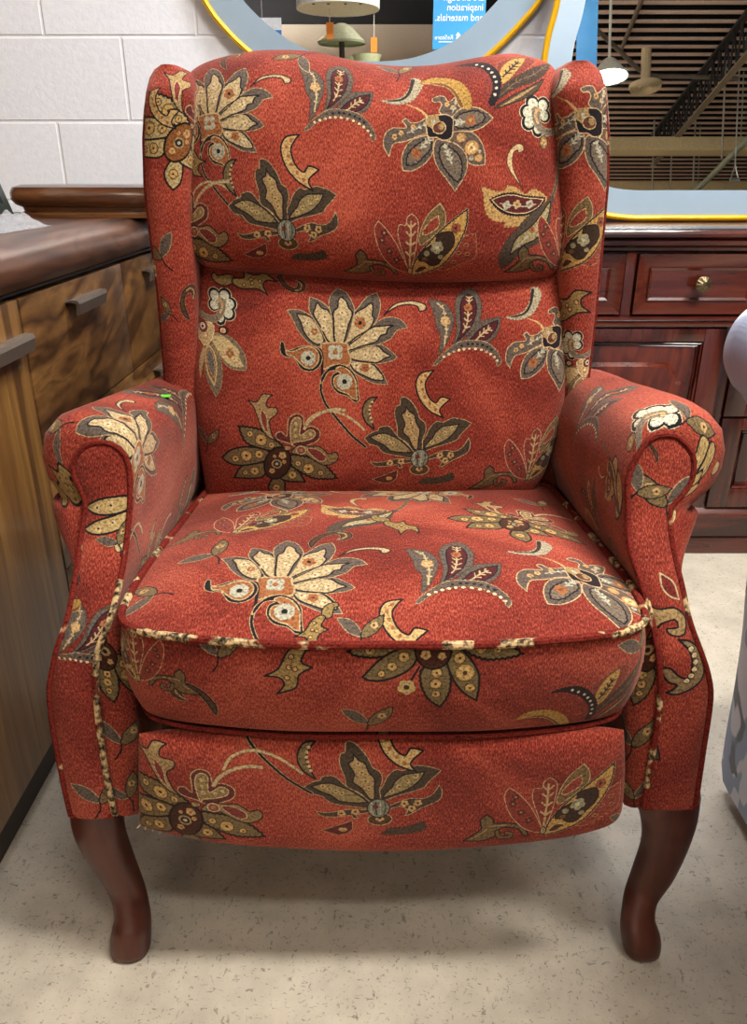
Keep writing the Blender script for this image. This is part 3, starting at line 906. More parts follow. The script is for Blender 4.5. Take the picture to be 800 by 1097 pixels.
# ------------------------------------------------------------------ the red armchair
CX, CY = 0.010, 0.92
chair = empty('wingback_armchair', (CX, CY, 0), 'red floral chenille wingback recliner armchair with rolled arms on dark wooden legs', 'armchair')
M_RED = red_material()
M_PIPE = piping_material('twisted_piping', 0.52)
M_PIPE_W = piping_material('worn_piping', 0.40)
M_PIPE_R = piping_material('red_piping', 0.66)


def cosspace(n):
    return np.sin(np.linspace(-1, 1, n) * PI / 2)


def edge_curve(pts, Yf, n, smooth=6):
    c = catmull(pts, smooth)
    w = np.array([at(x, y, Yf(x, y)) for x, y in c])
    return resample(w, 400)


def pillow(name, key, top, bottom, left, right, Yf, T, parent, nu=90, nv=70, p=3.0, back=0.04, seat=None):
    Et, Eb, El, Er = [edge_curve(e, Yf, 400) for e in (top, bottom, left, right)]
    us, vs = cosspace(nu), cosspace(nv)
    def ev(E, t): 
        s = (t + 1) / 2 * (len(E) - 1); i = int(min(s, len(E) - 2)); f = s - i
        return E[i] * (1 - f) + E[i + 1] * f
    c00, c10, c01, c11 = Et[0], Et[-1], Eb[0], Eb[-1]
    G = np.zeros((nu, nv, 3)); B = np.zeros((nu, nv, 3))
    for i, u in enumerate(us):
        a = (u + 1) / 2
        for j, v in enumerate(vs):
            b = (1 - v) / 2          # v=+1 top
            P = (1 - b) * ev(Et, u) + b * ev(Eb, u) + (1 - a) * ev(El, -v) + a * ev(Er, -v)
            P = P - ((1 - a) * (1 - b) * c00 + a * (1 - b) * c10 + (1 - a) * b * c01 + a * b * c11)
            f = max(0.0, (1 - abs(u) ** p)) ** 0.5 * max(0.0, (1 - abs(v) ** p)) ** 0.5
            wob = 0.006 * mnoise.noise(Vector((P[0] * 7, P[2] * 7, hash(key) % 7 * 0 + len(key)))) * f
            G[i, j] = P + np.array([0, -(T * f + wob), 0])
            B[i, j] = P + np.array([0, back * f, 0])
    uv = arclen_uv(G, nu // 2, nv // 2)
    n = nu * nv
    bV = B.reshape(-1, 3).tolist()
    bF = [tuple(-(k + 1) for k in f[::-1]) for f in grid_faces(nu, nv, True)]
    o = panel(name, key, G, uv, parent, flip=False, extra=(bV, bF, uv.reshape(-1, 2)))
    return o, G


# ---- back cushions
Yb = lambda x, y: 1.10 + (305 - y) / 250.0 * 0.06
head, _ = pillow('head_cushion', 'head',
    [(204, 86), (206, 76), (227, 65), (266, 56), (300, 54), (337, 56), (379, 65.5), (420, 71), (460, 70.5), (490, 66), (520, 60.5), (550, 58), (580, 65), (592, 73), (598, 88)],
    [(209, 272), (215, 282), (235, 288), (300, 294), (380, 300), (450, 303), (520, 302), (570, 299), (592, 293), (602, 276)],
    [(204, 86), (202, 120), (200, 180), (199, 225), (201, 252), (209, 272)],
    [(598, 88), (601, 130), (603, 180), (604, 235), (602, 276)], Yb, 0.085, chair, p=3.2)
Yl = lambda x, y: 1.055 + (530 - y) / 250.0 * 0.06
lumb, _ = pillow('back_cushion', 'lumbar',
    [(210, 280), (300, 280), (400, 284), (500, 286), (604, 284)],
    [(222, 533), (300, 536), (400, 534), (500, 532), (568, 528)],
    [(210, 280), (211, 330), (207, 390), (210, 450), (217, 500), (222, 533)],
    [(604, 284), (607, 350), (606, 410), (597, 460), (583, 505), (568, 528)], Yl, 0.065, chair, p=3.0)

# ---- wings
def wing(sgn, rows, key):
    """rows: (photo y, outer x, inner x) down the front of the wing"""
    ys = np.array([r[0] for r in rows], float)
    xo = np.array([r[1] for r in rows], float); xi = np.array([r[2] for r in rows], float)
    YF = 1.06
    yy = np.r_[ys[0] + (ys[1] - ys[0]) * np.linspace(0, 1, 10) ** 2, np.linspace(ys[1], ys[-1], 46)[1:]]
    ring = []
    edge = []
    for y in yy:
        o, i = np.interp(y, ys, xo), np.interp(y, ys, xi)
        top = sm(y, ys[0], ys[0] + 34)
        yf = YF + (1 - top) * 0.03
        po, pi = at(o, y, yf + 0.02), at(i, y, yf + 0.02)
        z = po.z
        a, b = po.x, pi.x
        w = b - a
        pr = []
        for t in np.linspace(0, 1, 9): pr.append((a - sgn * 0 + w * 0.0 + (-sgn) * -0.0, 1.30 - (1.30 - yf - 0.03) * t))
        for t in np.linspace(0, 1, 15)[1:-1]:
            q = PI * t
            pr.append((a + w * (0.5 - 0.5 * math.cos(q)), yf + 0.03 - 0.03 * math.sin(q) ** 0.7))
        for t in np.linspace(0, 1, 9): pr.append((b, yf + 0.03 + (1.30 - yf - 0.03) * t))
        ring.append([(x, Y, z) for x, Y in pr])
        edge.append((a + w * 0.10, yf + 0.012, z))
    G = np.array(ring).transpose(1, 0, 2)          # i around, j downwards
    G = G[:, ::-1]                                 # j upwards
    if sgn > 0: G = G[::-1]
    uv = arclen_uv(G, G.shape[0] // 2, 20)
    # lid
    nu, nv = G.shape[:2]
    c = G[:, -1].mean(0)
    lid = [tuple([i * nv + nv - 1, (i + 1) * nv + nv - 1, -1]) for i in range(nu - 1)]
    o = panel('wing', key, G, uv, chair, flip=False, extra=([c], lid, [uv[nu // 2, -1] + [0, 0.03]]))
    t = MB()
    e = [p for p in edge]
    t.tube(e[11:], np.r_[np.linspace(0.001, 0.0036, 8), np.full(len(e) - 19, 0.0036)], 8)
    t.build('wing_piping', M_PIPE_R, o)
    return o

wing(-1, [(71, 172, 192), (75, 165, 200), (82, 160, 205), (97, 156, 208), (120, 153, 209), (150, 151.5, 207), (200, 153, 205), (250, 159, 207), (300, 166, 211), (350, 171, 212), (410, 176, 213), (440, 178, 214)], 'wing_left')
wing(1, [(67, 631, 608), (71, 638, 602), (79, 645, 597), (98, 651, 594), (146, 654, 596), (198, 653, 599), (268, 646, 600), (337, 639, 600), (406, 630, 602), (440, 626, 602)], 'wing_right')

# ---- outer back and the frame under the seat
mb = MB()
mb.box((CX - 0.285, 1.125, 0.232), (CX + 0.285, 1.29, 0.99), 0, 0.025)
mb.build('outer_back', M_RED, chair)
mb = MB()
mb.box((CX - 0.250, 0.70, 0.25), (CX + 0.250, 1.124, 0.372), 0, 0.01)
mb.build('seat_frame', plain('black_dust_cover', '#1c1715', 0.9), chair)

# ---- arms
def arm(sgn, key, rows):
    """rows: photo y, outer x, inner x, distance"""
    top = rows[0]
    inner = [at(r[2], r[0], r[3]) for r in rows]
    outer = [at(r[1], r[0], r[3]) for r in rows]
    loop = inner[::-1] + outer[1:] if abs(rows[0][1] - rows[0][2]) < 1 else inner[::-1] + outer
    L = spline3([tuple(p) for p in loop], 8)
    N = 96
    L = resample(L, N)
    # 2-D normals in the x,z plane pointing out of the loop
    d = np.gradient(L, axis=0)
    nx, nz = -d[:, 2] * (-sgn), d[:, 0] * (-sgn)
    nl = np.sqrt(nx ** 2 + nz ** 2) + 1e-9
    nx, nz = nx / nl, nz / nl
    mid = L[:, [0, 2]].mean(0)
    if ((L[N // 2, 0] - mid[0]) * nx[N // 2] + (L[N // 2, 2] - mid[1]) * nz[N // 2]) < 0: nx, nz = -nx, -nz
    NT_ = 44
    ts = np.r_[np.linspace(0, 1, 16) ** 1.6 * 0.06, np.linspace(0.06, 0.46, NT_ - 15)[1:]]
    G = np.zeros((N, len(ts), 3))
    for i in range(N):
        x, Y, z = L[i]
        wu = sm(z, 0.49, 0.56)
        out = max(nx[i] * sgn, 0)
        amp = wu * (0.004 + 0.012 * max(nz[i], 0) + 0.041 * out) + (1 - wu) * 0.003
        for j, t in enumerate(ts):
            g = math.sqrt(max(0, 1 - (1 - min(t / 0.045, 1)) ** 2))
            far = max(0, (t - 0.06) / 0.40)
            k = amp * g * (1 - 0.25 * far)
            wob = 0.0025 * mnoise.noise(Vector((x * 20, (Y + t) * 9, z * 20))) * g
            G[i, j] = (x + nx[i] * (k + wob) - sgn * 0.012 * far * (1 if out < 0.3 else 1.8), Y + t * (1.115 - Y) / 0.46, z + nz[i] * (k + wob) - 0.020 * far * sm(z, 0.45, 0.60))
    uv = arclen_uv(G, N // 2, 0)
    uv = uv[:, :, ::-1].copy()             # u = depth, v = around
    if sgn > 0:
        uv[:, :, 0] *= -1
    nu, nv = G.shape[:2]
    cap = [(i * nv + nv - 1, (i + 1) * nv + nv - 1, -1) for i in range(nu - 1)]
    o = panel('arm', key, G, uv, chair, flip=(sgn < 0), extra=([G[:, -1].mean(0)], cap, [uv[nu // 2, -1]]))
    # front facing
    n = len(rows)
    I = resample(spline3([tuple(p) for p in inner], 8), 64); O = resample(spline3([tuple(p) for p in outer], 8), 64)
    nu = 15
    H = np.zeros((nu, 64, 3))
    for a in range(nu):
        u = a / (nu - 1)
        for b in range(64):
            P = I[b] * (1 - u) + O[b] * u
            f = (1 - abs(2 * u - 1) ** 3) * min(1, b / 6.0)
            H[a, b] = P + np.array([0, -0.002 - 0.007 * f, 0])
    if sgn < 0: H = H[::-1]
    H = H[:, ::-1]
    yl = np.r_[0, np.cumsum(np.linalg.norm(np.diff(H[nu // 2], axis=0), axis=1))]
    fuv = np.stack([H[:, :, 0], np.repeat(yl[None], nu, 0)], 2)
    fp = panel('arm_front', key + '_front', H, fuv, chair)
    # the strip of arm beside the footrest
    rr = [r for r in rows if r[0] > 650]
    ya = np.linspace(rr[0][0], rr[-1][0], 30)
    P0 = []; P1 = []
    for y in ya:
        Yd = np.interp(y, [r[0] for r in rr], [r[3] for r in rr]); xi = np.interp(y, [r[0] for r in rr], [r[2] for r in rr])
        xe = np.interp(y, [650, 700, 760, 871], [127, 136, 147, 148.5]) if sgn < 0 else np.interp(y, [650, 700, 760, 871], [690, 682, 671, 668])
        P0.append(at(xi, y, Yd + 0.001)); P1.append(at(xe, y, Yd + 0.014))
    rows_ = []
    for a in range(9):
        u = a / 8
        rows_.append([tuple(p0 * (1 - u) + p1 * u + Vector((0, -0.005 * math.sin(PI * u), 0))) for p0, p1 in zip(P0, P1)])
    for a in range(1, 9):
        rows_.append([(p1.x, p1.y + 0.45 * (a / 8.0), p1.z) for p1 in P1])
    K = np.array(rows_)[:, ::-1]
    if sgn > 0: K = K[::-1]
    panel('arm_inner', key + '_inner', K, arclen_uv(K, 4, 0), o)
    t = MB()
    L2 = L + np.array([0, -0.003, 0])
    roll = next(k for k in range(N) if L[k][2] > 0.50)
    t.tube([tuple(p) for p in L2[:roll + 1]], 0.0036, 8, 0)
    t.tube([tuple(p) for p in L2[roll:]], 0.0034, 8, 1)
    # lower edge
    bt = [L2[0] * (1 - q) + L2[-1] * q for q in np.linspace(0, 1, 8)]
    t.tube([tuple(p) for p in bt], 0.0036, 8, 1)
    t.build('arm_piping', [M_PIPE_W if sgn < 0 else M_PIPE, M_PIPE_R], fp)
    return o, L, G

AR_L = [(473, 108, 108, .800), (475, 97, 120, .800), (479, 90, 128, .799), (489, 82, 136, .797), (507, 80, 140, .792), (527, 89, 140.5, .785), (540, 93, 140, .780), (560, 90, 138.5, .770),
        (597, 85, 134, .747), (627, 80, 128, .727), (655, 75, 121, .710), (671, 70, 115, .700), (694, 62, 106, .690), (722, 56, 103, .684), (741, 54, 104, .682), (777, 58, 107, .680),
        (836, 69, 116, .676), (871, 77, 124, .675)]
AR_R = [(465, 713, 713, .800), (467, 723, 700, .800), (474, 732, 691, .799), (487, 741, 682, .797), (508, 741, 673, .792), (525, 733, 671, .785), (540, 719, 671.5, .780), (556, 716, 672, .772),
        (587, 720, 674, .753), (630, 730, 688, .725), (655, 735, 695, .710), (675, 741, 700, .700), (696, 749, 703.5, .690), (721, 757, 706, .684), (747, 759.5, 706, .682), (801, 752, 698.5, .678),
        (862, 743, 688, .675)]
armL, LL, GL = arm(-1, 'arm_left', AR_L)
armR, LR, GR = arm(1, 'arm_right', AR_R)
bv = BVHTree.FromPolygons([tuple(v) for v in REG['arm_left']['V']], REG['arm_left']['F'])
hit, nor, _, _ = bv.ray_cast(Vector((-0.272, 0.985, 1.0)), Vector((0, 0, -1)))
STK = MB()
STK.box((hit.x - 0.0075, hit.y - 0.005, hit.z), (hit.x + 0.0075, hit.y + 0.005, hit.z + 0.0015), 0, 0.0005)

# ---- seat cushion
half = [(0, .630), (.10, .631), (.19, .642), (.236, .654), (.258, .670), (.2665, .700), (.267, .78), (.262, .90), (.256, 1.03), (.235, 1.085), (.12, 1.09), (0, 1.09)]
out2 = [(x, y) for x, y in half] + [(-x, y) for x, y in half[-2:0:-1]]
O2 = resample(catmull(out2, 10, True), 240, True)
ZP = lambda y: 0.488 - 0.016 * sm(y, 0.75, 1.05)
NR = 46
G = np.zeros((240, NR, 3)); UVs = np.zeros((240, NR, 2))
cc = np.array([0.0, 0.87])
for i in range(240):
    for j in range(NR):
        r = math.sin(j / (NR - 1) * PI / 2)
        p = cc + (O2[i] - cc) * r
        e = (1 - r ** 3.2)
        z = ZP(p[1]) + 0.034 * e * (1 - 0.35 * sm(p[1], 0.85, 1.08)) + 0.003 * mnoise.noise(Vector((p[0] * 9, p[1] * 9, 3))) * e
        G[i, j] = (CX + p[0], p[1], z)
        UVs[i, j] = (p[0], p[1])
V = G.reshape(-1, 3).tolist()
F = []
for i in range(240):
    k = (i + 1) % 240
    for j in range(NR - 1):
        f = (i * NR + j, i * NR + j + 1, k * NR + j + 1, k * NR + j)
        F.append(f if j else f[1:])
for f in range(len(F)): F[f] = tuple(0 if q % NR == 0 else q for q in F[f])
seat_top = panel_raw('seat_cushion', 'seat', V, F, UVs.reshape(-1, 2), chair)
# the band round its edge
start = 120
order = [(start + i) % 240 for i in range(241)]
NB = 26
H = np.zeros((241, NB, 3))
nrm = np.roll(O2, -1, 0) - np.roll(O2, 1, 0)
nrm = np.stack([nrm[:, 1], -nrm[:, 0]], 1) / np.linalg.norm(nrm, axis=1)[:, None]
for i, k in enumerate(order):
    for j in range(NB):
        t = j / (NB - 1)
        bul = 0.011 * max(0, math.sin(PI * t)) ** 0.7 - 0.003 * t
        if t > 0.95: bul -= 0.006 * ((t - 0.95) / 0.05) ** 2
        q = O2[k] + nrm[k] * bul
        zt = ZP(O2[k][1])
        H[i, j] = (CX + q[0], q[1] + 0.010 * t * (1 if O2[k][1] < 0.75 else 0), zt - (zt - 0.371) * t)
H = H[:, ::-1]
uvb = arclen_uv(H, 120, 0)
band = panel('cushion_band', 'band', H, uvb, seat_top)
t = MB()
t.tube([(CX + p[0] + n[0] * 0.003, p[1] + n[1] * 0.003, ZP(p[1]) + 0.001) for p, n in zip(O2, nrm)], 0.0043, 8, closed=True)
t.build('seat_piping', M_PIPE, seat_top)
t = MB()
fr = [k for k in range(240) if O2[k][1] < 0.80]
fr.sort(key=lambda k: O2[k][0])
t.tube([(CX + O2[k][0] * 0.985, O2[k][1] + 0.010, 0.3690) for k in fr], 0.0026, 8)
t.build('painted_crease', M_PIPE_R, band)  # dark red tube imitates the shaded crease below the band

# ---- footrest
Yq = lambda x, y: 0.652
foot, FG = pillow('footrest', 'foot',
    [(149, 786), (280, 785), (410, 785), (540, 784), (668, 782)],
    [(150, 884), (229, 898), (300, 905), (400, 908), (498, 904), (590, 895), (650, 882), (666, 868)],
    [(149, 786), (148.5, 830), (150, 884)], [(668, 782), (669, 825), (666, 868)], Yq, 0.018, chair, nu=90, nv=40, p=6, back=0.03)
# loose threads along its worn lower edge
t = MB()
for k in range(46):
    x = 152 + 360 * (k / 46.0) + random.uniform(-4, 4)
    yb = np.interp(x, [150, 229, 300, 400, 498, 590], [884, 898, 905, 908, 904, 895])
    p = at(x, yb - 1, 0.648)
    dx, dz = random.uniform(-0.004, 0.004), random.uniform(-0.0035, 0.0)
    t.tube([p, p + Vector((dx * 0.5, -0.003, dz * 0.3)), p + Vector((dx, -0.004, dz))], 0.0006, 5)
t.build('loose_threads', plain('frayed_thread', '#bfa06a', 0.9), foot, label='pale frayed threads')

# ---- legs
M_LEG = wood('dark_cherry_leg', '#230c07', '#3e160c', '#502010', 'z', 10, 0.38, 0.0, 0.1, 0.6, 0.4)
LEG_L = [(866, 80, 136), (877, 81, 135), (894, 82, 134), (910, 88, 136), (930, 103, 144), (953, 118, 154), (973, 123, 159), (985, 121, 160.5), (996, 118, 160), (1006, 118, 159)]
LEG_R = [(858, 672, 744), (868, 675, 743), (885, 684, 741), (910, 687, 733), (935, 679, 720), (958, 670, 704), (977, 667, 701), (990, 666, 706), (998, 667, 708), (1007, 669, 707)]

def cabriole(rows, sgn):
    V, F = [], []
    seg = 24
    yy = np.linspace(rows[0][0], rows[-1][0], 34)
    A = catmull([(r[0], r[1]) for r in rows], 10); B = catmull([(r[0], r[2]) for r in rows], 10)
    rings = []
    for y in yy:
        a, b = np.interp(y, A[:, 0], A[:, 1]), np.interp(y, B[:, 0], B[:, 1])
        f = (y - yy[0]) / (yy[-1] - yy[0])
        Yc = np.interp(f, [0, .25, .6, .85, 1], [.712, .702, .704, .684, .680])
        p, q = at(a, y, Yc), at(b, y, Yc)
        rings.append([(p.x + q.x) / 2, Yc, p.z, (q.x - p.x) / 2])
    z0, z1 = rings[0][2], rings[-1][2]
    for r in rings: r[2] = 0.004 + (r[2] - z1) / (z0 - z1) * (0.236 - 0.004)
    rings.append([rings[-1][0], rings[-1][1], 0.0, rings[-1][3] * 0.82])
    for x, Y, z, r in rings:
        for k in range(seg):
            q = 2 * PI * k / seg
            c, s = math.cos(q), math.sin(q)
            n = 2.5
            rr = (abs(c) ** n + abs(s) ** n) ** (-1 / n)
            V.append((x + r * rr * c, Y + r * 0.92 * rr * s, z))
    m = len(rings)
    for i in range(m - 1):
        for k in range(seg):
            l = (k + 1) % seg
            F.append((i * seg + k, (i + 1) * seg + k, (i + 1) * seg + l, i * seg + l))
    F.append(tuple(range(seg))); F.append(tuple((m - 1) * seg + k for k in range(seg))[::-1])
    o = mesh('leg', V, F, M_LEG, chair, sharp=50)
    return o

cabriole(LEG_L, -1); cabriole(LEG_R, 1)
for s in (-1, 1):
    t = MB()
    t.tube([(CX + s * 0.24, 1.20, 0.24), (CX + s * 0.243, 1.215, 0.12), (CX + s * 0.25, 1.245, 0.0)], [0.028, 0.024, 0.019], 16)
    t.build('rear_leg', M_LEG, chair)
STK.build('price_sticker', plain('green_sticker', '#5fd33a', 0.6, var=0.03), chair, label='small bright green sticker on the left arm')
# where each woven motif sits on its panel: (motif, u, v, turn, mirrored, scale), u and v in metres of fabric
PLACE = {
    'head': [
        ('lotus', -0.2153, 0.0458, 0, 0, 0.88),
        ('trefoil', -0.1189, -0.0783, 0, 0, 0.97),
        ('feather', -0.0622, 0.0814, 0, 0, 0.86),
        ('orchid', 0.0746, 0.0565, 0, 0, 0.92),
        ('hook', -0.1037, 0.0036, 0, 0, 1),
        ('rosette', 0.0362, -0.1247, 0, 0, 1),
        ('goldleaf', 0.1813, -0.0421, 0, 0, 1),
        ('rose_scroll', 0.2095, 0.0366, 0, 1, 1),
        ('plume', 0.1401, 0.0815, -14, 0, 1.2),
        ('sunflower', -0.282, -0.0949, 0, 0, 1),
        ('curl', -0.1877, 0.1462, 30, 1, 0.8),
        ('sprig', -0.1008, 0.144, 150, 0, 1.0),
        ('sprig', 0.0236, 0.1448, 10, 0, 0.9),
        ('rosette', 0.2468, -0.1254, 0, 0, 1),
        ('tulip', -0.2426, 0.0064, 10, 1, 0.8),
    ],
    'lumbar': [
        ('lotus', -0.0658, 0.0556, 0, 0, 1),
        ('trefoil', 0.0546, -0.0849, 0, 0, 1),
        ('feather', 0.0973, 0.086, 0, 0, 0.9),
        ('orchid', 0.2333, 0.0718, 0, 0, 0.92),
        ('hook', 0.0621, 0.0053, 0, 0, 1),
        ('sunflower', -0.1421, -0.0913, 0, 0, 1),
        ('rosette', 0.2157, -0.1308, 0, 0, 1),
        ('scroll', -0.2351, 0.0863, 0, 0, 1),
        ('tulip', -0.1748, 0.1478, 120, 0, 1),
        ('curl', -0.1244, 0.1514, 180, 0, 0.8),
        ('sprig', -0.2493, -0.0735, 0, 0, 0.8),
    ],
    'seat': [
        ('lotus', -0.1118, 0.7035, 0, 0, 1),
        ('feather', 0.0662, 0.7234, 0, 0, 0.95),
        ('orchid', 0.216, 0.7353, 0, 0, 1),
        ('sunflower', 0.1615, 0.8653, 0, 0, 1),
        ('rosette', -0.1772, 0.8356, -10, 0, 1),
        ('goldleaf', -0.0266, 0.8903, -8, 0, 1),
        ('orchid', -0.1387, 0.9837, 0, 0, 1),
        ('lotus', 0.0628, 1.0139, 150, 0, 1),
        ('curl', -0.058, 0.7997, 0, 1, 1),
        ('tulip', 0.0225, 0.8288, 70, 0, 0.9),
        ('hook', 0.0146, 0.6524, 0, 0, 1),
        ('sprig', -0.1927, 0.7776, 40, 0, 1.2),
        ('sprig', -0.2459, 0.7076, 90, 0, 1.1),
        ('sprig', -0.0228, 0.6436, 0, 0, 0.9),
        ('tulip', -0.0701, 0.6432, 0, 0, 0.7),
        ('sprig', 0.2132, 0.9782, 20, 0, 1),
    ],
    'band': [
        ('sunburst', 0.0476, 0.1219, 0, 0, 1),
        ('plume', 0.2146, 0.0188, 0, 0, 1),
        ('curl', -0.1924, 0.0555, 0, 0, 1),
        ('tulip', -0.0926, 0.0974, 0, 0, 1),
        ('rosette', -0.2514, 0.064, 0, 1, 0.8),
        ('sprig', -0.162, 0.1147, 0, 0, 0.9),
        ('sprig', -0.0169, 0.0316, 0, 0, 1),
        ('sprig', 0.2633, 0.1036, 20, 0, 1),
        ('sprig', -0.4849, 0.0009, 0, 0, 0.7),
    ],
    'foot': [
        ('sunflower', -0.2203, -0.0295, 0, 0, 1),
        ('trefoil', -0.0103, -0.0088, 0, 0, 1),
        ('rosette', 0.1678, -0.0551, 0, 0, 1),
        ('hook', 0.0105, 0.073, 0, 0, 1),
        ('vine', -0.0103, -0.0088, 0, 0, 1),
        ('sprig', 0.2637, -0.0595, 0, 0, 0.8),
    ],
    'wing_left': [
        ('sunflower_pale', 0.0208, 0.1456, -12, 0, 0.95),
        ('sprig', -0.0122, 0.0101, 20, 1, 1.0),
        ('curl', 0.0212, -0.051, 40, 1, 0.8),
        ('sprig', -0.011, -0.0681, 70, 0, 0.7),
        ('hook', -0.006, 0.1789, 10, 0, 0.8),
    ],
    'wing_right': [
        ('orchid', 0.0043, 0.162, 0, 0, 0.95),
        ('rosette', -0.039, -0.0146, 0, 0, 1),
        ('tulip', -0.0143, -0.0625, 150, 0, 1.1),
        ('scroll', -0.0041, -0.1327, 0, 1, 0.8),
        ('goldleaf', 0.2358, 0.2176, 0, 0, 0.8),
    ],
    'arm_left': [
        ('lotus', 0.0155, -0.0702, 0, 0, 1),
        ('feather', 0.1981, -0.049, 40, 0, 1),
        ('trefoil', 0.3179, -0.2338, 0, 0, 1),
        ('sprig', 0.0345, 0.0434, 0, 0, 0.9),
        ('tulip', 0.0114, 0.0777, 0, 0, 1),
        ('sunflower', 0.1236, -0.2415, 0, 0, 0.8),
        ('sprig', 0.0164, -0.337, 0, 0, 1),
        ('scroll', 0.0624, -0.313, 0, 0, 0.6),
        ('sprig', 0.0202, -0.4069, 0, 0, 1.0),
    ],
    'arm_right': [
        ('feather', -0.1691, -0.0588, 10, 0, 0.9),
        ('rose_scroll', -0.0169, -0.0559, 0, 1, 1.2),
        ('pair', -0.0209, -0.1037, 60, 0, 1.1),
        ('goldleaf', -0.0556, -0.1252, 80, 0, 0.55),
        ('sprig', -0.0282, 0.0106, 60, 0, 1.1),
        ('pair', -0.0233, 0.0461, 200, 0, 1),
        ('plume', -0.1441, -0.1988, 10, 0, 0.8),
        ('curl', -0.0898, -0.2174, 0, 1, 0.9),
        ('pair', -0.0095, 0.0773, 180, 0, 1),
    ],
    'arm_left_front': [
        ('pair', -0.2662, 0.366, 0, 0, 1),
        ('feather', -0.3028, 0.2253, -25, 0, 0.75),
        ('sprig', -0.3079, 0.0296, 0, 0, 1.1),
        ('plume', -0.3175, 0.2873, 90, 0, 0.8),
        ('sprig', -0.2769, 0.3357, 30, 0, 0.7),
    ],
    'arm_right_front': [
        ('bead_crescent', 0.3314, 0.1828, 0, 0, 1),
        ('sprig', 0.3191, 0.3707, 0, 1, 1.4),
        ('sprig', 0.2892, 0.3825, -40, 0, 1.0),
        ('curl', 0.2949, 0.4232, 0, 0, 0.5),
    ],
    'arm_left_inner': [
        ('sprig', 0.0015, 0.109, 0, 0, 1.1),
        ('sprig', 0.0023, 0.032, 30, 0, 1),
        ('sunburst', -0.0076, 0.2103, 0, 0, 0.8),
    ],
    'arm_right_inner': [
        ('sunburst', 0.2393, 0.1999, 0, 1, 0.9),
        ('sprig', 0.2314, 0.094, 0, 0, 1.2),
        ('sprig', 0.2401, 0.0197, 0, 1, 1),
    ],
}
for key, items in PLACE.items():
    weave(key, items)
# ------------------------------------------------------------------ the shop
WALL_Y = 2.36
# floor: polished concrete with small dark flecks
t = NT('speckled_concrete')
v = t.coord()
big = t.noise(v, 2.2, 4, 0.6)
med = t.noise(v, 16, 4, 0.6)
flk = t.noise(t.coord(scale=(1, 0.55, 1), rot=(0, 0, 0.6)), 150, 3, 0.6, 1.2)
fl2 = t.noise(t.coord(scale=(0.5, 1, 1), rot=(0, 0, -0.4)), 260, 2, 0.6, 1.0)
c = t.ramp(big, [(0.3, '#aaa293'), (0.7, '#bcb4a3')])
c = t.mix(0.55, c, t.ramp(med, [(0.3, '#9c9486'), (0.7, '#c6bead')]))
k1 = t.ramp(flk, [(0.63, (0, 0, 0, 1)), (0.67, (1, 1, 1, 1))])
k2 = t.ramp(fl2, [(0.63, (0, 0, 0, 1)), (0.68, (1, 1, 1, 1))])
c = t.mix(t.mix(1.0, k1, (0.55, 0.55, 0.55, 1), 'MULTIPLY'), c, srgb('#5e574c'))
c = t.mix(t.mix(1.0, k2, (0.6, 0.6, 0.6, 1), 'MULTIPLY'), c, srgb('#4d473e'))
t.base(c); t.set(Roughness=0.42, Specular_IOR_Level=0.4)
t.bump(flk, 0.05, 0.001)
mb = MB(); mb.box((-5, -14, -0.1), (6, WALL_Y + 0.2, 0))
tag(mb.build('floor', t.m, smooth=False), kind='structure')

# back wall: white painted concrete blocks
t = NT('painted_block')
tc = t.n('ShaderNodeTexCoord')
sw = t.n('ShaderNodeSeparateXYZ'); t.l(tc.outputs['Object'], sw.inputs[0])
cb = t.n('ShaderNodeCombineXYZ'); t.l(sw.outputs['X'], cb.inputs['X']); t.l(sw.outputs['Z'], cb.inputs['Y'])
mp = t.n('ShaderNodeMapping'); mp.inputs['Location'].default_value = (BLOCK_X, BLOCK_Z, 0); t.l(cb.outputs[0], mp.inputs['Vector'])
br = t.n('ShaderNodeTexBrick'); t.l(mp.outputs['Vector'], br.inputs['Vector'])
br.offset = 0.5; br.squash = 1.0
for k, val in (('Scale', 1.0), ('Mortar Size', 0.005), ('Mortar Smooth', 0.6), ('Brick Width', 0.40), ('Row Height', 0.20)): br.inputs[k].default_value = val
br.inputs['Color1'].default_value = srgb('#e6e9f0'); br.inputs['Color2'].default_value = srgb('#e2e5ec'); br.inputs['Mortar'].default_value = srgb('#eaecf1')
g = t.noise(mp.outputs['Vector'], 60, 5, 0.65)
c = t.mix(0.12, br.outputs['Color'], t.ramp(g, [(0.35, '#b9bcc2'), (0.6, '#eceef0')]))
t.base(c); t.set(Roughness=0.55)
hb = t.n('ShaderNodeMath', operation='MULTIPLY_ADD'); t.l(br.outputs['Fac'], hb.inputs[0]); hb.inputs[1].default_value = -1.0
gm = t.n('ShaderNodeMath', operation='MULTIPLY'); t.l(g, gm.inputs[0]); gm.inputs[1].default_value = 0.35
t.l(gm.outputs[0], hb.inputs[2])
t.bump(hb.outputs[0], 0.55, 0.006)
mb = MB(); mb.box((-5, WALL_Y, 0), (6, WALL_Y + 0.2, 5.0))
tag(mb.build('wall_back', t.m, smooth=False), kind='structure')
# opposite wall, seen only in the mirrors: beige below, black above
mb = MB(); mb.box((-5, -14.2, 0), (6, -14.0, 3.75), 0); mb.box((-5, -14.2, 3.75), (6, -14.0, 5.0), 1)
tag(mb.build('wall_front', [plain('beige_paint', '#bdb3a4', 0.8), plain('black_paint', '#16161a', 0.8)], smooth=False), kind='structure')
mb = MB(); mb.box((-5.2, -14.2, 0), (-5, WALL_Y + 0.2, 5.0))
tag(mb.build('wall_left', plain('grey_paint', '#8b8a88', 0.8), smooth=False), kind='structure')
mb = MB(); mb.box((6, -14.2, 0), (6.2, WALL_Y + 0.2, 5.0))
tag(mb.build('wall_right', plain('dark_grey_paint', '#4a4a4c', 0.8), smooth=False), kind='structure')

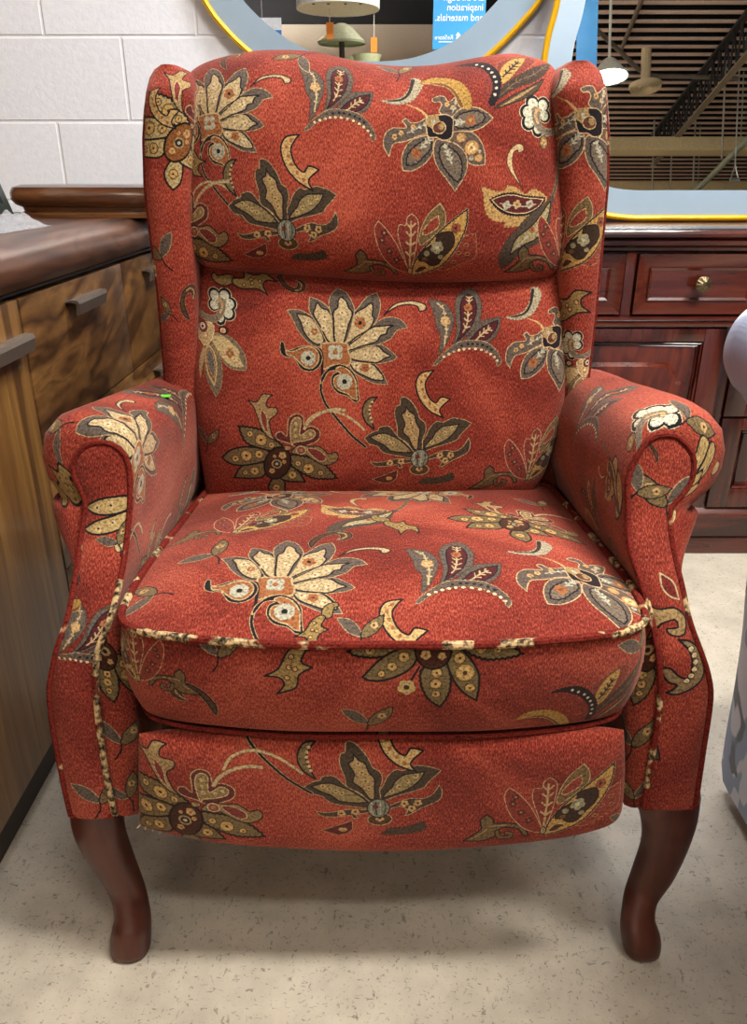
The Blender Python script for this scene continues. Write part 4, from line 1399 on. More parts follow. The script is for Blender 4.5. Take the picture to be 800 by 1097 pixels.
# ceiling: black roof deck with pale flanges
CEIL = 4.3
mb = MB()
mb.box((-5, -14, CEIL + 0.16), (6, WALL_Y, CEIL + 0.26), 0)
y = -13.95
while y < WALL_Y - 0.1:
    mb.box((-5, y, CEIL), (6, y + 0.045, CEIL + 0.014), 1)
    mb.box((-5, y + 0.018, CEIL + 0.014), (6, y + 0.026, CEIL + 0.16), 0)
    y += 0.165
tag(mb.build('ceiling', [plain('black_roof_deck', '#0d0c0d', 0.8), plain('pinkish_steel_flange', '#d9b9a2', 0.7)], smooth=False), kind='structure')

# ------------------------------------------------------------------ sideboard
M_TOP = wood('dark_walnut_top', '#351f15', '#4f3223', '#644330', 'y', 9, 0.42, 0.12, 0.12, 2.2)
M_DOOR = wood('oak_veneer', '#4c3217', '#79542a', '#8f6834', 'z', 16, 0.4, 0.15, 0.05, 0.8)
M_SWIRL = wood('swirled_walnut_veneer', '#432a13', '#6f4c27', '#8a6336', 'y', 7, 0.38, 0.2, 0.35, 3.0)
M_DARK = plain('dark_carcass', '#2b1a10', 0.5)
M_PULL = plain('gunmetal_pull', '#786d62', 0.35, 0.5, 0.1, 90)
side = empty('sideboard', (-0.76, 1.15, 0), 'long walnut veneered sideboard with thick rounded top and angled metal pulls', 'sideboard')
mb = MB(); mb.box((-1.02, 0.22, 0.075), (-0.528, 2.04, 0.742), 0, 0.002)
mb.build('body', M_DARK, side)
mb = MB(); mb.box((-1.0, 0.24, 0.0), (-0.532, 2.02, 0.075), 0)
mb.build('plinth', M_DARK, side)
mb = MB()
prof = [(-1.02, 0.745)] + [(-0.53 + 0.042 * math.cos(q) ** 0.8 if math.cos(q) > 0 else -0.53, 0.7805 + 0.0355 * math.sin(q)) for q in np.linspace(-PI / 2, PI / 2, 14)] + [(-1.02, 0.816)]
mb.prism(prof, 'y', 0.20, 2.06)
mb.build('worktop', M_TOP, side)

def pull(parent, yc, w, z):
    m = MB()
    m.prism([(-0.512, z - 0.001), (-0.496, z + 0.004), (-0.485, z + 0.003), (-0.483, z - 0.003), (-0.487, z - 0.021), (-0.490, z - 0.021), (-0.488, z - 0.003), (-0.496, z)], 'y', yc - w / 2, yc + w / 2)
    m.build('handle', M_PULL, parent, sharp=25, label='angled gunmetal pull')

def front(name, y0, y1, z0, z1, mat, hy=None, hz=None, hw=0.16):
    m = MB(); m.box((-0.530, y0, z0), (-0.506, y1, z1), 0, 0.0015)
    o = m.build(name, mat, side)
    if hy: pull(o, hy, hw, hz)
front('door', 0.28, 1.128, 0.08, 0.738, M_DOOR, 1.03, 0.690, 0.17)
for k in range(3):
    z1 = 0.738 - k * 0.219
    front('drawer', 1.134, 1.618, z1 - 0.216, z1, M_SWIRL, 1.375, z1 - 0.030, 0.145)
    front('drawer', 1.622, 2.03, z1 - 0.216, z1, M_SWIRL, 1.84, z1 - 0.030, 0.16)

# the moulded slab lying at the back of the sideboard
mb = MB()
prof = [(0.0, 0.0), (0.018, 0.0), (0.020, 0.008), (0.010, 0.013), (0.012, 0.020), (0.026, 0.026), (0.034, 0.036), (0.034, 0.050), (0.028, 0.060), (0.010, 0.065), (0.0, 0.065)]
path = []
for x, y in [(-0.785, 2.0), (-0.782, 1.84), (-0.770, 1.785), (-0.73, 1.765), (-0.64, 1.75), (-0.54, 1.742), (-0.46, 1.745), (-0.40, 1.76), (-0.36, 1.81), (-0.355, 2.0)]: path.append((x, y))
pc = catmull(path, 6)
V, F = [], []
dd = np.gradient(pc, axis=0); nn = np.stack([dd[:, 1], -dd[:, 0]], 1); nn /= np.linalg.norm(nn, axis=1)[:, None]
for p, n in zip(pc, nn):
    for a, h in prof: V.append((p[0] + n[0] * (a - 0.03), p[1] + n[1] * (a - 0.03), 0.8165 + h))
np_ = len(prof)
for i in range(len(pc) - 1):
    for k in range(np_ - 1): F.append((i * np_ + k, (i + 1) * np_ + k, (i + 1) * np_ + k + 1, i * np_ + k + 1))
F.append(tuple(i * np_ + np_ - 1 for i in range(len(pc)))); F.append(tuple(i * np_ for i in range(len(pc)))[::-1])
F.append(tuple(range(np_))); F.append(tuple((len(pc) - 1) * np_ + k for k in range(np_)))
mb.add(V, F)
slab = mb.build('moulded_tabletop', wood('polished_brown_edge', '#2c1710', '#5a3520', '#8a5a30', 'x', 8, 0.2, 0.6, 0.1, 1.0), sharp=40)
tag(slab, 'dark polished tabletop with moulded edge lying at the far end of the sideboard', 'tabletop')

# leaning frame and clear plastic on the sideboard
fr = empty('picture_frame', (-0.78, 1.5, 0.8165), 'dark green grey picture frame leaning at the left edge on the sideboard', 'picture frame')
def lean(x, y, z): return (x + 0.02 - z * 0.30, y, 0.8175 + z)
def slabq(m, x0, x1, y0, y1, z0, z1, mat=0):
    P = [lean(x, y, z) for z in (z0, z1) for (x, y) in ((x0, y0), (x1, y0), (x1, y1), (x0, y1))]
    m.add(P, [(0, 1, 2, 3)[::-1], (4, 5, 6, 7), (0, 1, 5, 4), (1, 2, 6, 5), (2, 3, 7, 6), (3, 0, 4, 7)], mat)
X0 = -0.776
m = MB()
slabq(m, X0, X0 + .022, 1.30, 1.325, 0, .36); slabq(m, X0, X0 + .022, 1.675, 1.70, 0, .36)
slabq(m, X0, X0 + .022, 1.325, 1.675, 0, .03); slabq(m, X0, X0 + .022, 1.325, 1.675, .33, .36)
m.build('frame_border', plain('green_grey_metal', '#3c4642', 0.35, 0.6), fr)
m = MB(); slabq(m, X0 + .004, X0 + .010, 1.326, 1.674, .031, .329)
m.build('backing', plain('frame_back', '#8c9690', 0.4), fr)

t = NT('clear_plastic')
v = t.coord(); f = t.noise(v, 45, 4, 0.6, 0.5)
t.base(srgb('#e4e6ea')); t.set(Roughness=0.18, Transmission_Weight=0.75, IOR=1.2, Alpha=0.75)
t.bump(f, 0.8, 0.006)
nu, nv = 36, 26
G = np.zeros((nu, nv, 3))
for i in range(nu):
    for j in range(nv):
        u, w = i / (nu - 1), j / (nv - 1)
        x = -0.70 + 0.125 * u; y = 1.26 + 0.22 * w
        e = min(1, 5 * min(u, 1 - u)) * min(1, 5 * min(w, 1 - w))
        h = e * (0.016 + 0.016 * abs(mnoise.noise(Vector((x * 28, y * 28, 1)))) + 0.010 * mnoise.noise(Vector((x * 70, y * 60, 5))))
        G[i, j] = (x + 0.006 * mnoise.noise(Vector((y * 40, 0, 2))), y, 0.8168 + max(h, 0.0) + 0.0004)
B = G.copy(); B[:, :, 2] = 0.8167
Vv = G.reshape(-1, 3).tolist() + B.reshape(-1, 3).tolist()
n = nu * nv
Ff = grid_faces(nu, nv) + [tuple(n + k for k in f) for f in grid_faces(nu, nv, True)]
bag = mesh('plastic_bag', Vv, Ff, t.m)
tag(bag, 'crumpled clear plastic bag lying flat on the sideboard top beside the frame', 'plastic bag')

# ------------------------------------------------------------------ dresser
DY = 1.82
M_CH = wood('cherry_stain', '#270b06', '#48190f', '#5b2415', 'x', 9, 0.26, 0.45, 0.12, 1.2)
M_CHV = wood('cherry_stain_upright', '#250b06', '#45180e', '#562114', 'z', 9, 0.26, 0.45, 0.12, 1.2)
M_CHP = wood('cherry_panel', '#2c0e08', '#521d11', '#682a18', 'z', 6, 0.25, 0.5, 0.2, 2.0)
M_BRASS = plain('antique_brass', '#6d6248', 0.35, 0.9, 0.25, 150)
dr = empty('dresser', (0.42, DY + 0.2, 0), 'dark cherry wood dresser with panelled drawers and arched door panels behind the chair', 'dresser')
X0, X1 = -0.36, 1.285
m = MB(); m.box((X0 + 0.01, DY + 0.012, 0.10), (X1 - 0.01, WALL_Y - 0.03, 0.755)); m.build('body', M_CHV, dr)
def mould(m, prof, x0, x1, z):
    """horizontal moulding along the front; prof = (forward, height)"""
    m.prism([(DY - a, z + h) for a, h in prof] + [(DY + 0.03, z + prof[-1][1]), (DY + 0.03, z + prof[0][1])], 'x', x0, x1)
m = MB()
m.box((X0 - 0.015, DY - 0.008, 0.772), (X1 + 0.015, WALL_Y - 0.02, 0.789), 0, 0.003)
mould(m, [(0.002, 0.742), (0.008, 0.746), (0.010, 0.752), (0.020, 0.758), (0.022, 0.766), (0.016, 0.772)], X0, X1, 0)
mould(m, [(0.020, 0.772), (0.027, 0.776), (0.028, 0.782), (0.024, 0.787), (0.014, 0.789)], X0 - 0.01, X1 + 0.01, 0)
m.build('dresser_top', M_CH, dr)
m = MB()
mould(m, [(0.002, 0.578), (0.016, 0.580), (0.018, 0.586), (0.010, 0.590), (0.016, 0.595), (0.016, 0.600), (0.004, 0.604)], X0, X1, 0)
m.build('waist_moulding', M_CH, dr)
m = MB()
m.box((X0, DY - 0.020, 0.0), (X1, WALL_Y - 0.04, 0.045), 0, 0.002)
m.box((X0 + 0.003, DY - 0.014, 0.045), (X1 - 0.003, WALL_Y - 0.04, 0.100), 0)
mould(m, [(0.014, 0.098), (0.022, 0.100), (0.022, 0.106), (0.012, 0.112), (0.008, 0.118), (0.002, 0.124)], X0, X1, 0)
m.build('plinth', M_CH, dr)
for x in (X0 + 0.005, -0.004, 0.275, 0.5665, 0.886, X1 - 0.03):
    m = MB(); m.box((x, DY - 0.004, 0.604), (x + 0.022, DY + 0.02, 0.742), 0, 0.001); m.build('stile', M_CHV, dr)
for x in (X0 + 0.005, 0.819, X1 - 0.03):
    m = MB(); m.box((x, DY - 0.004, 0.124), (x + 0.024, DY + 0.02, 0.578), 0, 0.001); m.build('stile', M_CHV, dr)
def bevel_front(m, x0, x1, z0, z1, b, d0, d1):
    """picture-frame front: rim sloping in to a flat field"""
    V = [(x0, DY - d0, z0), (x1, DY - d0, z0), (x1, DY - d0, z1), (x0, DY - d0, z1),
         (x0 + b, DY - d1, z0 + b), (x1 - b, DY - d1, z0 + b), (x1 - b, DY - d1, z1 - b), (x0 + b, DY - d1, z1 - b),
         (x0, DY + 0.01, z0), (x1, DY + 0.01, z0), (x1, DY + 0.01, z1), (x0, DY + 0.01, z1)]
    m.add(V, [(0, 1, 5, 4), (1, 2, 6, 5), (2, 3, 7, 6), (3, 0, 4, 7), (4, 5, 6, 7), (0, 8, 9, 1), (1, 9, 10, 2), (2, 10, 11, 3), (3, 11, 8, 0)])
for (a, b) in ((X0 + 0.03, -0.008), (0.022, 0.271), (0.301, 0.5625), (0.5925, 0.882), (0.912, X1 - 0.034)):
    m = MB()
    bevel_front(m, a, b, 0.608, 0.739, 0.034, 0.012, 0.001)
    bevel_front(m, a + 0.030, b - 0.030, 0.638, 0.709, 0.006, 0.008, 0.005)
    d = m.build('drawer', M_CH, dr, sharp=20)
    m = MB(); xc, zc = (a + b) / 2, 0.676
    m.lathe([(0.006, 0.005), (0.006, -0.012), (0.016, -0.014), (0.0175, -0.019), (0.014, -0.024), (0.006, -0.028), (0.0005, -0.029)], (xc, DY - 0.010, zc), 24, 0, 'y')
    for k in range(12):
        q = 2 * PI * k / 12
        m.tube([(xc + 0.005 * math.cos(q), DY - 0.037, zc + 0.005 * math.sin(q)), (xc + 0.016 * math.cos(q), DY - 0.031, zc + 0.016 * math.sin(q))], 0.0028, 6)
    m.build('knob', M_BRASS, d, label='antique brass flower knob')
def door(a, b, z0, z1, arch=True):
    m = MB()
    s = 0.050
    m.box((a, DY - 0.012, z0), (a + s, DY + 0.01, z1), 0, 0.002); m.box((b - s, DY - 0.012, z0), (b, DY + 0.01, z1), 0, 0.002)
    m.box((a + s, DY - 0.012, z0), (b - s, DY + 0.01, z0 + s), 0, 0.002); m.box((a + s, DY - 0.012, z1 - 0.030), (b - s, DY + 0.01, z1), 0, 0.002)
    d = m.build('door', M_CHV, dr)
    m = MB()
    i0, i1, k0, k1 = a + s, b - s, z0 + s, z1 - 0.030
    m.box((i0, DY - 0.001, k0), (i1, DY + 0.012, k1))
    for q in range(2):
        g = 0.0065 * q
        m.tube([(i0 + 0.004 + g, DY - 0.006 + 0.003 * q, k0 + 0.004 + g), (i1 - 0.004 - g, DY - 0.006 + 0.003 * q, k0 + 0.004 + g), (i1 - 0.004 - g, DY - 0.006 + 0.003 * q, k1 - 0.004 - g), (i0 + 0.004 + g, DY - 0.006 + 0.003 * q, k1 - 0.004 - g)], 0.0045 - 0.001 * q, 8, 0, True)
    if arch:
        # raised field with scooped shoulders
        e = 0.035
        xa, xb, za, zb = i0 + e, i1 - e, k0 + e, k1 - 0.050
        r = 0.045
        pl = [(xa, za), (xb, za), (xb, zb - r)]
        pl += [(xb - r * math.sin(q), zb - r + r * (1 - math.cos(q)) * 0.0 + r * (1 - math.cos(q))) for q in np.linspace(0, PI / 2, 8)[1:]]
        pl = pl[:3] + [(xb - r + r * math.cos(q) * 1.0 - 0.0, zb - r * math.cos(q) * 0 - r + r * math.sin(q)) for q in np.linspace(0, PI / 2, 2)[:0]] + [(xb - 0.02 - r + r * math.cos(PI - q) + r, 0) for q in []]
        pl += [(xb - 0.012, zb - r), (xb - 0.018, zb - r * 0.45), (xb - 0.034, zb - 0.006), (xb - 0.046, zb), (xa + 0.046, zb), (xa + 0.034, zb - 0.006), (xa + 0.018, zb - r * 0.45), (xa + 0.012, zb - r), (xa, zb - r)]
        n = len(pl)
        cx_, cz_ = (xa + xb) / 2, (za + zb) / 2
        V = [(x, DY + 0.0, z) for x, z in pl] + [(cx_ + (x - cx_) * 0.95, DY - 0.017, cz_ + (z - cz_) * 0.95) for x, z in pl]
        m.add(V, [(i, (i + 1) % n, n + (i + 1) % n, n + i) for i in range(n)] + [tuple(range(n, 2 * n))])
    m.build('door_panel', M_CHP, d, sharp=25)
door(X0 + 0.03, 0.375, 0.127, 0.575)
door(0.378, 0.818, 0.127, 0.575)
door(0.845, X1 - 0.034, 0.365, 0.575, False)
door(0.845, X1 - 0.034, 0.127, 0.360, False)

# ------------------------------------------------------------------ mirrors
t = NT('mirror_glass')
v = t.coord(); f = t.noise(v, 5, 5, 0.6, 0.8)
t.base(t.ramp(f, [(0.3, (0.80, 0.82, 0.84, 1)), (0.7, (0.9, 0.91, 0.92, 1))]))
t.b.inputs['Metallic'].default_value = 1.0
r = t.ramp(f, [(0.45, (0.004, 0.004, 0.004, 1)), (0.75, (0.02, 0.02, 0.02, 1))]); t.l(r, t.b.inputs['Roughness'])
M_MIR = t.m
M_BAND = plain('reflected_blue_bevel', '#92a6b6', 0.25, 0.0, 0.04, 6, Specular_IOR_Level=0.3)  # pale blue paints in what the mirrored bevel would reflect
M_GOLD = plain('yellow_gold_rim', '#d8a410', 0.28, 0.35, 0.06, 20)

class Frame2:
    """mirror lying in its own plane: p(x, s) -> x across, s up the glass, d out of it"""
    def __init__(s, y0, z0, tilt): s.y0, s.z0, s.t = y0, z0, tilt
    def p(s, x, h, d=0.0):
        c, n = math.cos(s.t), math.sin(s.t)
        return Vector((x, s.y0 + h * n - d * c, s.z0 + h * c + d * n))

def build_mirror(name, outline, band, fr2, base, label):
    """outline: closed 2-D curve (x, h); band: width of the pale bevel"""
    O = resample(catmull(outline, 12, True), 200, True)
    d = np.roll(O, -1, 0) - np.roll(O, 1, 0)
    nrm = np.stack([d[:, 1], -d[:, 0]], 1) / np.linalg.norm(d, axis=1)[:, None]
    if np.sum(O[:, 0] * np.roll(O[:, 1], -1) - np.roll(O[:, 0], -1) * O[:, 1]) < 0: nrm = -nrm
    I = O - nrm * band
    root = empty(name, base, label, 'mirror')
    n = 200
    m = MB()
    V = [fr2.p(x, h, 0.004) for x, h in O] + [fr2.p(x, h, 0.008) for x, h in I] + [fr2.p(x, h, -0.012) for x, h in O]
    m.add(V, [(i, (i + 1) % n, n + (i + 1) % n, n + i) for i in range(n)] + [(i, 2 * n + i, 2 * n + (i + 1) % n, (i + 1) % n) for i in range(n)] + [tuple(range(2 * n, 3 * n))])
    m.build('bevelled_border', M_BAND, root, sharp=30)
    m = MB(); m.tube([fr2.p(x, h, 0.003) for x, h in O], 0.0078, 10, 0, True); m.build('gold_rim', M_GOLD, root)
    m = MB()
    J = I + nrm * 0.002
    V = [fr2.p(x, h, 0.0065) for x, h in J]
    m.add(V, [tuple(range(n))])
    o = m.build('mirror_glass', M_MIR, root, smooth=False, fix=False)
    nl = o.data.polygons[0].normal
    if nl.y > 0: o.data.flip_normals()
    return root

TILT = math.radians(9.0)
FR = Frame2(2.13, 0.7985, TILT)
ra = 0.20
def rrect(x0, x1, h0, h1, r):
    pts = []
    for cx_, cy_, a0 in ((x1 - r, h0 + r, -PI / 2), (x1 - r, h1 - r, 0), (x0 + r, h1 - r, PI / 2), (x0 + r, h0 + r, PI)):
        for q in np.linspace(0, PI / 2, 7): pts.append((cx_ + r * math.cos(a0 + q), cy_ + r * math.sin(a0 + q)))
    out = []
    for k, p in enumerate(pts):
        out.append(p)
        if k % 7 == 6:
            q = pts[(k + 1) % len(pts)]
            for f in (0.25, 0.5, 0.75): out.append((lerp(p[0], q[0], f), lerp(p[1], q[1], f)))
    return out
def on_plane(px, py, fr2):
    n = Vector((0, -math.cos(fr2.t), math.sin(fr2.t))); o = Vector((0, 0, CAM_H)); d = ray(px, py)
    h = o + d * ((fr2.p(0, 0, 0) - o).dot(n) / d.dot(n))
    return h.x, (h - fr2.p(0, 0, 0)).dot(Vector((0, math.sin(fr2.t), math.cos(fr2.t))))
lm = [on_plane(x, y, FR) for x, y in ((597, 0), (587, 39), (582, 72), (581, 105), (586, 150), (602, 195), (632, 224), (665, 233), (720, 236.5), (800, 238.5))]
hb = lm[-1][1]
lm = [(x, max(h, 0.0)) for x, h in lm]

lm += [(1.10, 0.0), (1.21, 0.03), (1.275, 0.12), (1.285, 0.30), (1.27, 0.70), (1.24, 1.0), (1.15, 1.10), (0.90, 1.13), (0.65, 1.11), (0.54, 1.02), (lm[0][0] + 0.028, 0.70)]
build_mirror('large_mirror', lm[::-1], 0.066, FR, (0.85, 2.13, 0.79),
             'large rounded mirror with gold rim and bevelled border coloured as reflected pale blue leaning on the dresser')
FL = Frame2(WALL_Y - 0.022, 0.0, 0.0)
rp = [(200, -60), (207, -28), (219, 0), (236, 25), (266, 55), (305, 82), (350, 98), (398, 103), (446, 99), (490, 83), (524.5, 58.5), (556, 27), (578.5, 0), (591, -28), (598, -62),
      (596, -110), (574, -165), (520, -210), (398, -232), (276, -210), (224, -165), (202, -110)]
ell = [on_plane(x, y, FL) for x, y in rp]
RC = Vector((sum(p[0] for p in ell) / len(ell), WALL_Y, 0)); RBZ = min(p[1] for p in ell)
build_mirror('round_mirror', ell, 0.080, FL, (RC.x, WALL_Y - 0.02, RBZ), 'round mirror with gold rim and bevelled border coloured as reflected pale blue on the block wall')

# ------------------------------------------------------------------ pale upholstered chair at the right edge
def leafy_material():
    t = NT('pale_leaf_brocade')
    v = t.coord()
    s1 = t.noise(t.coord(scale=(1, 1, 0.6), rot=(0.5, 0, 0), loc=(0.7, 0.2, 0.15)), 9, 2, 0.5, 0.8)
    s2 = t.noise(v, 7, 2, 0.5, 1.2)
    w = t.n('ShaderNodeTexWave'); w.inputs['Scale'].default_value = 140; w.inputs['Distortion'].default_value = 3
    t.l(v, w.inputs['Vector'])
    g = t.ramp(s2, [(0.4, '#c3c8d6'), (0.6, '#cfd0da')])
    k = t.ramp(s1, [(0.545, (0, 0, 0, 1)), (0.56, (1, 1, 1, 1))])
    c = t.mix(k, g, srgb('#8494b2'))
    k3 = t.ramp(s2, [(0.60, (0, 0, 0, 1)), (0.62, (1, 1, 1, 1))])
    c = t.mix(k3, c, srgb('#565d69'))
    t.base(c); t.set(Roughness=0.7, Sheen_Weight=0.2)
    t.bump(w.outputs['Fac'], 0.12, 0.001)
    return t.m
M_LEAFY = leafy_material()
pc_ = empty('upholstered_armchair', (0.86, 0.56, 0), 'pale blue leaf patterned upholstered armchair cut off at the right edge', 'armchair')
prof = [(0.545, 0.030), (0.541, 0.10), (0.538, 0.18), (0.531, 0.28), (0.521, 0.36), (0.513, 0.44), (0.506, 0.52), (0.494, 0.58), (0.474, 0.628), (0.456, 0.655), (0.440, 0.668), (0.427, 0.690), (0.424, 0.715), (0.432, 0.742), (0.452, 0.762), (0.485, 0.777), (0.530, 0.787), (0.585, 0.785), (0.625, 0.765), (0.640, 0.73), (0.640, 0.60), (0.640, 0.03)]
pcv = catmull(prof, 5)
ny = 40
V, F = [], []
ye = np.linspace(0.10, 0.965, ny)
mx, mz = 0.59, 0.42
for y in ye:
    e = max(0, (y - 0.925) / 0.04)
    sh = 1 - 0.10 * (1 - math.sqrt(max(0, 1 - e * e))) if y > 0.925 else 1
    for x, z in pcv: V.append((mx + (x - mx) * sh, y, mz + (z - mz) * (0.5 + 0.5 * sh)))
n = len(pcv)
for i in range(ny - 1):
    for k in range(n - 1): F.append((i * n + k, (i + 1) * n + k, (i + 1) * n + k + 1, i * n + k + 1))
F.append(tuple((ny - 1) * n + k for k in range(n))); F.append(tuple(range(n))[::-1])
m = MB(); m.add(V, F); m.build('arm', M_LEAFY, pc_, sharp=60)
m = MB(); m.box((0.642, 0.12, 0.06), (1.10, 0.80, 0.34), 0, 0.02); m.build('seat_base', M_LEAFY, pc_)
m = MB(); m.box((0.645, 0.08, 0.342), (1.095, 0.70, 0.48), 0, 0.05); m.build('seat_cushion', M_LEAFY, pc_)
m = MB(); m.box((0.642, 0.80, 0.06), (1.10, 0.955, 0.785), 0, 0.05); m.build('backrest', M_LEAFY, pc_)
m = MB(); m.box((1.102, 0.10, 0.05), (1.20, 0.955, 0.72), 0, 0.045); m.build('arm', M_LEAFY, pc_)
for x, y in ((0.60, 0.16), (0.60, 0.90), (1.14, 0.16), (1.14, 0.90)):
    m = MB(); m.lathe([(0.022, 0.062), (0.024, 0.03), (0.018, 0.0), (0.0005, 0.0)], (x, y, 0), 14); m.build('foot', M_LEG, pc_)

# ------------------------------------------------------------------ things seen in the mirrors
def mirror_hit(px, py, fr2, z=None, dist=None):
    """where the reflected line of sight of a photo point ends: at height z or after dist metres"""
    n = Vector((0, -math.cos(fr2.t), math.sin(fr2.t)))
    o = Vector((0, 0, CAM_H)); d = ray(px, py).normalized()
    q = fr2.p(0, 0, 0.0065)
    s = (q - o).dot(n) / d.dot(n)
    h = o + d * s
    r = d - 2 * d.dot(n) * n
    k = (z - h.z) / r.z if z is not None else dist
    return h + r * k

# round mirror: drum pendant, tagged lamp, banner, poster
def flatpos(px, py, Y):
    """point whose image in the flat round mirror stands at photo point px,py; Y = its distance in front of the wall"""
    return mirror_hit(px, py, FL, dist=(Y / (ray(px, py).normalized().y)))

D = 3.0
a, b, c = flatpos(318, 8, D), flatpos(407, 8, D), flatpos(362, 10, D)
R_ = abs(b.x - a.x) / 2
pend = empty('drum_pendant', (c.x, c.y, c.z), 'white drum pendant lamp with dark metal cage reflected in the round mirror', 'lamp')
m = MB()
m.lathe([(R_, 0.0), (R_ * 1.01, 0.20), (R_ * 0.99, 0.20), (R_ * 0.98, 0.0), (R_, 0.0)], (c.x, c.y, c.z), 40); m.build('lamp_shade', plain('white_linen', '#dcd8cc', 0.8), pend)
m = MB(); m.lathe([(0.0005, 0.004), (R_ * 0.98, 0.004), (R_ * 0.98, 0.008), (0.0005, 0.008)], (c.x, c.y, c.z), 40); m.build('diffuser', plain('cream_diffuser', '#cfc4a4', 0.6), pend)
m = MB()
for f in (-0.55, -0.2, 0.2, 0.55): m.box((c.x + f * R_ - 0.008, c.y + R_ * 0.55, c.z - 0.0), (c.x + f * R_ + 0.008, c.y + R_ * 0.55 + 0.016, c.z + 0.2))
m.box((c.x - R_ * 0.6, c.y + R_ * 0.55, c.z + 0.015), (c.x + R_ * 0.6, c.y + R_ * 0.55 + 0.016, c.z + 0.03))
m.box((c.x - R_ * 0.6, c.y + R_ * 0.55, c.z + 0.15), (c.x + R_ * 0.6, c.y + R_ * 0.55 + 0.016, c.z + 0.165))
m.build('cage', plain('dark_bronze', '#3a332c', 0.4, 0.7), pend)
m = MB(); m.tube([(c.x, c.y, c.z + 0.2), (c.x, c.y, CEIL)], 0.006, 8); m.build('rod', plain('bronze_rod', '#3a332c', 0.4, 0.7), pend)
def hang_tag(px, py, h_px, D, label, top):
    p0, p1 = flatpos(px, py, D), flatpos(px, py - h_px, D)
    m = MB(); w = (p1.z - p0.z) * 0.25
    m.box((p0.x - w, p0.y - 0.002, p0.z), (p0.x + w, p0.y + 0.002, p1.z))
    m.tube([(p0.x, p0.y, p1.z), (p0.x, p0.y, top)], 0.003, 6, 1)
    o = m.build('price_tag', [plain('orange_tag', '#f08a24', 0.6, var=0.03), plain('tag_string', '#c9c0ae', 0.8)], smooth=False)
    tag(o, label, 'price tag')
hang_tag(353.5, 42, 18, 3.0, 'orange tag hanging below the drum pendant, seen in the round mirror', c.z + 0.03)
hang_tag(400.5, 56, 16, 3.0, 'orange tag at the right of the green lamp, seen in the round mirror', c.z + 0.03)
# green glass lamp on a stand
g = flatpos(366, 45, 3.4)
lamp = empty('glass_chandelier', (g.x, g.y, 0), 'pale green glass shaded chandelier on a stand reflected in the round mirror', 'lamp')
M_GG = plain('green_glass', '#aeb295', 0.25)
k_ = 0.0065
m = MB(); m.lathe([(0.150, -0.012), (0.155, 0.0), (0.12, 0.03), (0.075, 0.075), (0.03, 0.10), (0.0005, 0.105)], g, 32); m.build('lamp_shade', M_GG, lamp)
for dx, dy in ((-0.16, 0.02), (0.0, -0.12), (0.16, 0.02)):
    m = MB(); m.lathe([(0.02, -0.16), (0.06, -0.15), (0.085, -0.10), (0.095, -0.075), (0.09, -0.075), (0.05, -0.14), (0.0005, -0.15)], (g.x + dx, g.y + dy, g.z), 24); m.build('bowl_shade', plain('cream_green_glass', '#c9cfa0', 0.3), lamp)
m = MB(); m.tube([(g.x, g.y, 0), (g.x, g.y, g.z)], 0.018, 10)
m.lathe([(0.16, 0), (0.16, 0.02), (0.03, 0.04), (0.02, 0.06)], (g.x, g.y, 0), 24)
for dx, dy in ((-0.16, 0.02), (0.0, -0.12), (0.16, 0.02)): m.tube([(g.x, g.y, g.z - 0.22), (g.x + dx * .6, g.y + dy * .6, g.z - 0.24), (g.x + dx, g.y + dy, g.z - 0.155)], 0.008, 8)
m.build('stand', plain('dark_lamp_metal', '#4a4038', 0.4, 0.6), lamp)

def text_obj(body, size, loc, mat, name, parent, align='LEFT', rot=(PI / 2, 0, PI)):
    cu = bpy.data.curves.new(name, 'FONT')
    cu.body = body; cu.size = size; cu.align_x = align; cu.extrude = 0.0008
    o = bpy.data.objects.new(name + '_tmp', cu); COL.objects.link(o)
    o.location = loc; o.rotation_euler = rot
    bpy.context.view_layer.update()
    dg = bpy.context.evaluated_depsgraph_get()
    me = bpy.data.meshes.new_from_object(o.evaluated_get(dg))
    me.transform(o.matrix_world)
    bpy.data.objects.remove(o)
    V = [v.co.copy() for v in me.vertices]; Fc = [tuple(p.vertices) for p in me.polygons]
    bpy.data.meshes.remove(me)
    return mesh(name, V, Fc, mat, parent, smooth=False)

DB = 3.6
p0, p1 = flatpos(463, 53, DB), flatpos(518, 53, DB)
top_ = flatpos(490, -40, DB).z
M_BLUE = plain('banner_blue', '#1592cf', 0.5, var=0.04, scale=4)
M_WHITE = plain('white_print', '#eef2f4', 0.6, var=0.02)
bn = empty('hanging_banner', ((p0.x + p1.x) / 2, p0.y, p0.z), 'bright blue banner with white print reflected in the round mirror', 'banner')
m = MB(); m.box((p0.x, p0.y - 0.004, p0.z), (p1.x, p0.y + 0.004, top_)); m.build('cloth', M_BLUE, bn, smooth=False)
wB = p1.x - p0.x
yf = p0.y + 0.006
def zpx(py): return flatpos(490, py, DB).z
xr = p0.x + wB * 0.05
